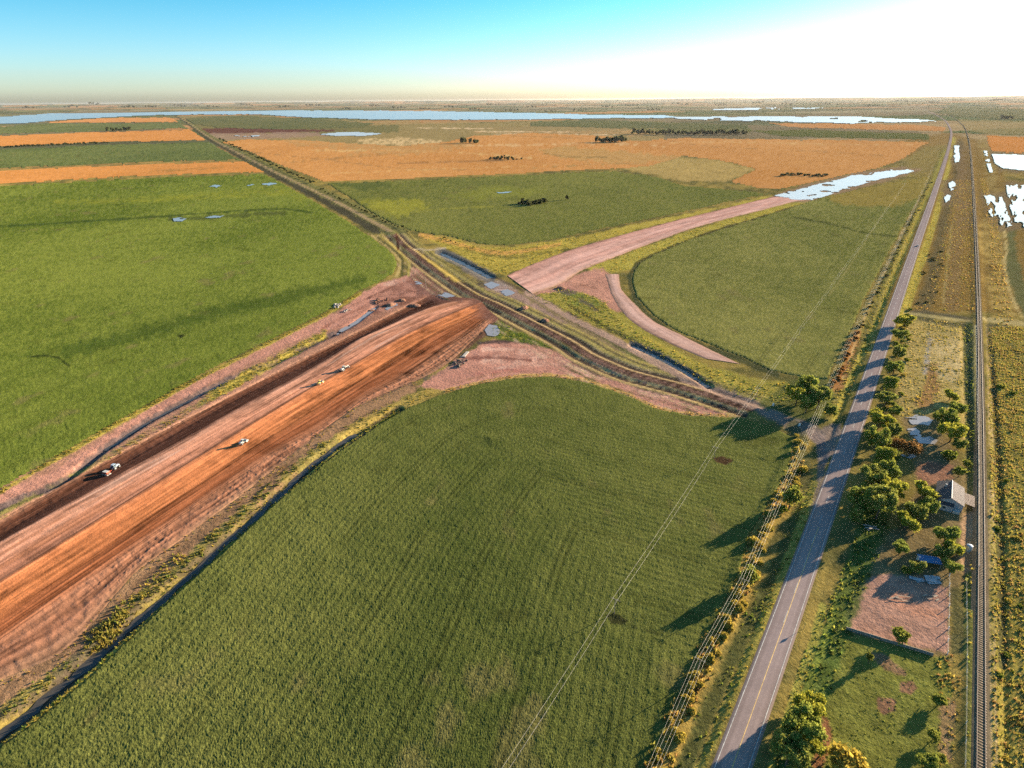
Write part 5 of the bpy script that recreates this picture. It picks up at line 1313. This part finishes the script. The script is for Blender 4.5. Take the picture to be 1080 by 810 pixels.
for sg in (1, -1):
    n_ = Vector((0, sg * (5.2 - 3.0), hw)).normalized()
    A = [Vector((-hl, 0, 5.2)), Vector((hl, 0, 5.2)), Vector((hl, sg * hw, 3.0)), Vector((-hl, sg * hw, 3.0))]
    lo_ = [rf.bm.verts.new(p) for p in A]; up_ = [rf.bm.verts.new(p + Vector((0, 0, .12))) for p in A]
    rf.bm.faces.new(up_); rf.bm.faces.new(lo_[::-1])
    for i in range(4): rf.bm.faces.new((lo_[i], lo_[(i + 1) % 4], up_[(i + 1) % 4], up_[i]))
roof = rf.build('roof', M_ROOF, house)
MB().cyl((-hl, 0, 5.36), (hl, 0, 5.36), .13, n=8).build('ridge_cap', M_STEEL, roof)
MB().box((hl * .3, hw * .4, 4.9), (.7, .7, 1.6), bev=.03).build('chimney', M_WALL, roof)
# lean-to on the railway side
ll = MB()
ll.prism([(hw - .05, 2.75), (hw - .05, 2.87), (hw + 3.6, 2.25), (hw + 3.6, 2.13)], -hl * .55, hl * .6)
for v in ll.bm.verts: v.co = Vector((v.co.y, -v.co.x, v.co.z))
lean = ll.build('lean_to_roof', M_TIN, house)
for yy in (-hl * .5, 0, hl * .55): MB().cyl((yy, -(hw + 3.4), -.2), (yy, -(hw + 3.4), 2.15), .09, n=8).build('post', M_WOOD, lean)
# low front annex with white parapet towards the camera
an = MB(); an.box((-hl - .9, 1.2, 1.2), (2.2, 5.0, 2.9), bev=.03); anx = an.build('annex', M_WALL, house)
MB().prism([(-hl - 2.3, 2.7), (-hl - 2.3, 2.8), (-hl + .3, 3.02), (-hl + .3, 2.92)], -1.5, 3.9).build('annex_roof', M_ROOF, anx)
pt = MB(); pt.box((-hl - 1.0, -2.6, .6), (2.4, 2.2, 1.3), bev=.03); pt.build('water_trough', M_WHITE, house)
def opening(x, y, z, sx, sy, sz, nm='window', mat=M_GLASS):
    f = MB().box((x, y, z), (sx, sy, sz), bev=.02).build(nm, mat, house)
    k = .14
    fr = MB()
    if sx < sy:
        for dy in (-1, 1): fr.box((x, y + dy * (sy / 2 + .05), z), (sx + .06, .1, sz + .2))
        for dz in (-1, 1): fr.box((x, y, z + dz * (sz / 2 + .05)), (sx + .05, sy, .1))
    else:
        for dx in (-1, 1): fr.box((x + dx * (sx / 2 + .05), y, z), (.1, sy + .06, sz + .2))
        for dz in (-1, 1): fr.box((x, y, z + dz * (sz / 2 + .05)), (sx, sy + .05, .1))
    fr.build('frame', M_FRAME, f)
for xx in (-4.6, -1.2, 4.4): opening(xx, hw - .28, 1.7, 1.1, .1, 1.2); opening(xx, -hw + .28, 1.7, 1.1, .1, 1.2)
opening(1.8, hw - .28, 1.1, 1.0, .1, 2.1, 'door', M_WOOD); opening(-hl + .27, -1.0, 1.7, .1, 1.0, 1.2); opening(-hl - 2.02, 1.6, 1.6, .1, 1.2, 1.0)

# blue roofed shed, hut, sheets, debris
x, y = g1(980, 590, 2.4); o = tag(empty('shed', (x, y, hz1(x, y)), -.28), 'small open shed with a bright blue sheet roof among trees', 'shed')
m_ = MB(); m_.prism([(-2.0, 2.3), (-2.0, 2.4), (0, 2.9), (2.0, 2.4), (2.0, 2.3), (0, 2.8)], -3.4, 3.4)
for v in m_.bm.verts: v.co = Vector((v.co.y, -v.co.x, v.co.z))
m_.build('roof', M_BLUER, o)
for xx in (-3.2, 3.2):
    for yy in (-1.8, 1.8): MB().cyl((xx, yy, -.2), (xx, yy, 2.35), .1, n=8).build('post', M_WOOD, o)
MB().box((0, 1.75, 1.1), (6.2, .12, 2.1)).build('back_wall', M_FRAME, o)
x, y = g1(1022, 578, 1.0); o = tag(empty('water_tank', (x, y, hz1(x, y)), .2), 'small white and blue tank beside the railway fence', 'water tank')
MB().cyl((0, 0, .4), (0, 0, 2.3), 1.05, 1.0, 20).build('barrel', M_WHITE, o); MB().cyl((0, 0, 2.3), (0, 0, 2.6), 1.0, .3, 20).build('lid', M_BLUE, o); MB().box((0, 0, .1), (2.4, 2.4, .6), bev=.03).build('stand', M_CONC, o)
rr_ = random.Random(3)
def sheets(name, px, n, sx, sy, mat, label, cat, sp):
    x, y = g1(*px); o = tag(empty(name, (x, y, hz1(x, y))), label, cat)
    for i in range(n):
        MB().box((rr_.uniform(-sp[0], sp[0]), rr_.uniform(-sp[1], sp[1]), .12 + .09 * i), (sx * rr_.uniform(.7, 1.2), sy * rr_.uniform(.7, 1.2), .04), rz=rr_.uniform(-.5, .5), rx=rr_.uniform(-.06, .06), ry=rr_.uniform(-.06, .06)).build('sheet', mat, o)
M_PALES = corrugated('pale weathered sheet', (.44, .43, .42), 2.0)
sheets('sheet_pile', (977, 612.5), 7, 3.4, 1.8, M_PALES, 'pile of pale grey roofing sheets in front of the blue roofed shed', 'sheet pile', (4.2, 1.2))
sheets('sheet_pile', (959, 482), 6, 2.2, 1.4, M_PALES, 'pale sheets lying in front of the brown leafless shrub', 'sheet pile', (2.6, 1.4))
sheets('timber_pile', (920, 556), 6, 2.6, .6, M_CONC, 'pale planks lying in the shade in front of the large roadside clump', 'timber pile', (2.4, 1.6))
sheets('timber_pile', (946, 629), 7, 3.4, .3, M_WOOD, 'dark timber scattered in the middle of the bare yard', 'timber pile', (3.0, 2.4))
sheets('timber_pile', (982, 631), 6, 2.0, .4, M_WOOD, 'timber heap at the right side of the bare yard', 'timber pile', (1.8, 1.2))
def rubble(px, n, r, sz, mat, label):
    x, y = g1(*px); z = top(x, y); o = tag(empty('rubble_pile', (x, y, z)), label, 'rubble pile')
    for i in range(n):
        a = rr_.uniform(0, 6.28); d = r * math.sqrt(rr_.random()); s_ = sz * rr_.uniform(.5, 1.3)
        MB().blob((math.cos(a) * d, math.sin(a) * d * 1.4, s_ * .4 + (r - d) * .12), (s_, s_ * rr_.uniform(.6, 1.1), s_ * rr_.uniform(.5, .8)), 1, .25, i + 77).build('block', mat, o)
rubble((357, 323), 16, 4.0, 1.0, M_CONC, 'white concrete rubble at the edge of the bright green field')
rubble((366, 328), 10, 3.0, .8, M_CONC, 'smaller pale rubble above the blue puddle of the earthworks')
rubble((486, 383), 14, 5.0, .9, flat_mat('dark clods', (.10, .075, .055), .95, var=.3), 'dark clods beside the pale culvert slab')
rubble((402, 318), 16, 6.0, 1.1, flat_mat('brown clods', (.17, .08, .05), .95, var=.3), 'brown earth heaps left of the earthworks near the diagonal track')
M_EARTH = flat_mat('loose brown earth', (.24, .12, .075), .95, var=.35, scale=1.2, spec=.05, bump=.1)
for i_, (px_, rr0, lb) in enumerate((((412, 322), 3.2, 'brown earth heap in the mud, farthest left of the diagonal track'), ((424, 317), 2.6, 'small brown earth heap in the mud left of the diagonal track'), ((437, 322), 3.4, 'large brown earth heap beside the wet pool at the track embankment'), ((392, 327), 2.4, 'low brown earth heap above the blue puddle'), ((553, 325), 3.0, 'earth heap on the muddy strip right of the diagonal track'), ((575, 338), 2.6, 'second earth heap on the muddy strip, nearer the pink clearing'), ((592, 304), 3.0, 'dark earth heap at the edge of the pale pink road'))):
    x, y = g1(*px_); o = tag(empty('earth_heap', (x, y, top(x, y)), i_ * .7), lb, 'earth heap')
    m_ = MB(); m_.blob((0, 0, 0), (rr0, rr0 * 1.5, rr0 * .5), 3, .10, i_); m_.blob((rr0 * .7, rr0 * .5, 0), (rr0 * .6, rr0 * .8, rr0 * .32), 3, .12, i_ + 20)
    m_.build('mound', M_EARTH, o)
x, y = g1(491, 373.5); hd = heading((487, 379), (496, 369)); o = tag(empty('culvert', (x, y, top(x, y)), hd), 'pale concrete culvert slab between pink clearing and brown bank', 'culvert')
MB().box((0, 0, .15), (9, 2.0, .4), bev=.06).build('slab', M_CONC, o)
MB().box((-4.7, 0, .05), (.5, 3.4, .9), bev=.05).build('headwall', M_CONC, o)
for px_, lb in (((815.5, 427.5), 'white marker block in the shade by the path, left one'), ((843, 449.5), 'small white marker block where the path meets the junction')):
    x, y = g1(*px_); o = tag(empty('marker_block', (x, y, hz1(x, y)), .4), lb, 'marker block')
    MB().box((0, 0, .7), (.9, .5, 1.5), bev=.06).build('block', M_FRAME, o); MB().box((0, 0, 0), (1.4, .9, .3), bev=.04).build('base', M_CONC, o)

# ---- log wall on the lawn and fences
a_, b_ = g1(892, 664), g1(984, 692); L_ = math.hypot(b_[0] - a_[0], b_[1] - a_[1]); an_ = math.atan2(b_[1] - a_[1], b_[0] - a_[0])
o = tag(empty('log_wall', (a_[0], a_[1], 0), an_), 'long low wall of dark logs between bare yard and lawn', 'log wall')
k = int(L_ / 4)
for i in range(k):
    t_ = (i + .5) * L_ / k; px_, py_ = a_[0] + math.cos(an_) * t_, a_[1] + math.sin(an_) * t_; zg = hz1(px_, py_)
    for j in range(3): MB().cyl((t_ - L_ / k / 2 + .02, rr_.uniform(-.05, .05), zg + .2 + .38 * j), (t_ + L_ / k / 2 - .02, rr_.uniform(-.05, .05), zg + .2 + .38 * j), .2 * rr_.uniform(.9, 1.1), n=9).build('log', M_WOOD, o)
    MB().cyl((t_ - L_ / k / 2, -.28, zg - .3), (t_ - L_ / k / 2, -.28, zg + 1.5), .12, n=8).build('post', M_WOOD, o)
def fence(pts, step, label, mat=M_FRAME, hgt=1.3, hwm=.05):
    l = resample(G(pts), step=step, smooth=False)
    o = tag(empty('wire_fence', (float(l[0][0]), float(l[0][1]), 0)), label, 'fence'); base = l[0]
    for q in l:
        z = hz1(*q); MB().box((q[0] - base[0], q[1] - base[1], z + hgt / 2 - .1), (hwm * 2, hwm * 2, hgt + .2), rz=rr_.uniform(-.3, .3)).build('post', mat, o)
    for hh in (.45, .85, 1.2): MB().tube([(q[0] - base[0], q[1] - base[1], hz1(*q) + hh * hgt / 1.3) for q in l], .01, 4).build('wire', M_WIRE, o)
fence([(1001,608),(1000.5,646),(999,690)], 5, 'pale post fence along the right side of the bare yard', hwm=.1)
fence([(1019,612),(1019,680),(1018,760),(1016,830)], 6, 'fence in the grass left of the railway, from the yard to the bottom edge')
fence([(1028.5,345),(1030,430),(1031.5,500),(1031.5,600)], 7, 'pale fence close to the railway behind and beside the house')

# ---- power lines
def pole_line(tops, hgt, label_p, label_w, group, wires, arm=1.6, rad=.13, wr=.035):
    pts = [g1(px_[0], px_[1], hgt) for px_ in tops]
    n = len(pts); dirs = []
    for i in range(n):
        a = pts[max(i - 1, 0)]; b = pts[min(i + 1, n - 1)]; dirs.append(math.atan2(b[1] - a[1], b[0] - a[0]))
    ztop = []
    for (x, y), d in zip(pts, dirs):
        z = hz1(x, y); ztop.append(z + hgt)
        o = tag(empty('utility_pole', (x, y, z), d), label_p, 'utility pole', group)
        MB().cyl((0, 0, -.4), (0, 0, hgt), rad, rad * .7, 9).build('shaft', M_WOOD, o)
        c = MB().box((.12, 0, hgt - .25), (.12, arm * 2, .14)).build('crossarm', M_WOOD, o)
        for off, dz in wires: MB().cyl((.12, off, hgt - .2), (.12, off, hgt + dz + .02), .06, n=7).build('insulator', M_CER, c)
    o = tag(empty('power_line', (pts[0][0], pts[0][1], 0)), label_w, 'power line')
    for off, dz in wires:
        P = []
        for i in range(n - 1):
            (x0, y0), (x1, y1) = pts[i], pts[i + 1]; d = math.hypot(x1 - x0, y1 - y0); sag = min(1.2, d * d / 9000)
            for k in range(9 if i < n - 2 else 10):
                t_ = k / 9; da = dirs[i] * (1 - t_) + dirs[i + 1] * t_
                P.append((x0 + (x1 - x0) * t_ - math.sin(da) * off + .12 * math.cos(da) - pts[0][0], y0 + (y1 - y0) * t_ + math.cos(da) * off + .12 * math.sin(da) - pts[0][1],
                          ztop[i] * (1 - t_) + ztop[i + 1] * t_ + dz - 4 * sag * t_ * (1 - t_)))
        MB().tube(P, wr, 5).build('wire', M_WIRE, o)
pole_line([(515,838),(649,632),(755,471),(799.5,409),(845,345),(886,288),(915,248),(935,221),(955,193)], 6.5, 'slim power pole standing in the fields left of the paved road', 'thin power line crossing the green fields left of the paved road', 'poles across the fields', ((-.75, .12), (.75, .12)), wr=.02)
pole_line([(672,850),(738,697),(785,612),(819,532),(857,449),(890,372),(921,308),(946,258),(970,207),(984,176)], 7.5, 'power pole in the shrub verge left of the paved road', 'power line of several wires along the left verge of the paved road', 'poles along the left verge', ((-1.3, .12), (-.5, .12), (.5, .12), (1.3, .12)), arm=1.6, wr=.016)
o = None
x, y = g1(773, 421); o = tag(empty('post', (x, y, hz1(x, y))), 'lone thin post at the path right of the pink clearing', 'post'); MB().cyl((0, 0, -.3), (0, 0, 7), .12, .09, 8).build('shaft', M_WOOD, o); MB().box((0, 0, 6.6), (.1, 1.4, .12)).build('crossarm', M_WOOD, o)
x, y = g1(449.5, 305); o = tag(empty('post', (x, y, hz1(x, y))), 'dark post on the muddy ground left of the diagonal track', 'post'); MB().cyl((0, 0, -.3), (0, 0, 11), .2, .14, 8).build('shaft', M_WOOD, o); MB().box((0, 0, 10.6), (.14, 2.2, .16)).build('crossarm', M_WOOD, o)
ih = int(np.argmin(np.hypot(*(cl - np.array(g1(800, 742))).T)))
q = cl[ih] + nn[ih] * 5.6; o = tag(empty('road_sign', (float(q[0]), float(q[1]), hz1(*q)), math.atan2(tt[ih][1], tt[ih][0])), 'small road sign on a post at the right road edge', 'road sign')
MB().cyl((0, 0, -.3), (0, 0, 2.5), .05, n=8).build('post', M_STEEL, o); MB().box((-.06, 0, 2.2), (.04, .7, .7), bev=.01, rx=math.pi / 4).build('sign_plate', M_YPAINTV, o)
HAZE = 6e-6
# ------------------------------------------------------------------ air between the drone and the horizon
hm, nt, N, L = new_mat('thin warm haze')
out = N.new('ShaderNodeOutputMaterial'); pv = N.new('ShaderNodeVolumePrincipled')
pv.inputs['Color'].default_value = (.95, .93, .92, 1); pv.inputs['Density'].default_value = HAZE; pv.inputs['Anisotropy'].default_value = .45
L.new(pv.outputs[0], out.inputs['Volume'])
hb = MB(); hb.box((0, 20000, 63.0), (90000, 46000, 234.0)); tag(hb.build('haze', hm), 'thin haze over the plain', kind='stuff')
# ------------------------------------------------------------------ camera, sun, sky
cam = bpy.data.cameras.new('camera'); co = bpy.data.objects.new('camera', cam); COL.objects.link(co)
cam.sensor_width = 36.0; cam.lens = 36.0 * F / 1080.0; cam.clip_start = 1.0; cam.clip_end = 200000.0
mw = Matrix(((RT[0], UP[0], -FW[0], 0), (RT[1], UP[1], -FW[1], 0), (RT[2], UP[2], -FW[2], H), (0, 0, 0, 1)))
co.matrix_world = mw; S.camera = co

SUN_AZ, SUN_EL = R(60), R(11.5)          # azimuth to the right of the camera heading
sd = Vector((math.sin(SUN_AZ) * math.cos(SUN_EL), math.cos(SUN_AZ) * math.cos(SUN_EL), math.sin(SUN_EL)))
sl = bpy.data.lights.new('sun', 'SUN'); sl.energy = 5.0; sl.angle = R(0.6); sl.color = (1.0, .84, .62)
so = bpy.data.objects.new('sun', sl); COL.objects.link(so); so.rotation_euler = sd.to_track_quat('Z', 'Y').to_euler(); so.location = (0, 0, 400)

w = bpy.data.worlds.new('World'); S.world = w; w.use_nodes = True
nt = w.node_tree; N = nt.nodes; L = nt.links
bg = N['Background']
sky = N.new('ShaderNodeTexSky'); sky.sky_type = 'NISHITA'; sky.sun_disc = False
sky.sun_elevation = SUN_EL; sky.sun_rotation = SUN_AZ
sky.altitude = 100; sky.air_density = 0.7; sky.dust_density = .9; sky.ozone_density = 2.5
hs = N.new('ShaderNodeHueSaturation'); hs.inputs['Saturation'].default_value = 1.15; hs.inputs['Hue'].default_value = 0.487
tcw = N.new('ShaderNodeTexCoord'); sx_ = N.new('ShaderNodeSeparateXYZ'); rp = N.new('ShaderNodeValToRGB'); mxw = N.new('ShaderNodeMix'); mxw.data_type = 'RGBA'; mxw.blend_type = 'MULTIPLY'
mxw.inputs[0].default_value = 1.0
L.new(tcw.outputs['Generated'], sx_.inputs[0]); L.new(sx_.outputs['Z'], rp.inputs[0])
rp.color_ramp.elements[0].position = 0.0; rp.color_ramp.elements[0].color = (.80, .72, .66, 1); rp.color_ramp.elements[1].position = .055; rp.color_ramp.elements[1].color = (.80, .88, .87, 1)
for ps_, cc_ in ((.014, (1.0, .93, .86, 1)), (.125, (.42, .78, .79, 1)), (.3, (.6, .8, .9, 1)), (.6, (.9, .95, 1, 1))):
    e_ = rp.color_ramp.elements.new(ps_); e_.color = cc_
L.new(sky.outputs[0], hs.inputs['Color']); L.new(hs.outputs[0], mxw.inputs[6]); L.new(rp.outputs[0], mxw.inputs[7]); L.new(mxw.outputs[2], bg.inputs['Color'])
bg.inputs["Strength"].default_value = 0.066

S.view_settings.view_transform = 'Standard'; S.view_settings.look = 'None'
S.view_settings.exposure = 2.27; S.view_settings.gamma = 1.0; S.view_settings.use_curve_mapping = False
S.cycles.max_bounces = 5; S.cycles.diffuse_bounces = 2; S.cycles.glossy_bounces = 2; S.cycles.transmission_bounces = 3; S.cycles.volume_bounces = 0
S.cycles.use_adaptive_sampling = True
S.cycles.use_denoising = False
S.cycles.sample_clamp_direct = 0.65; S.cycles.sample_clamp_indirect = 0.2
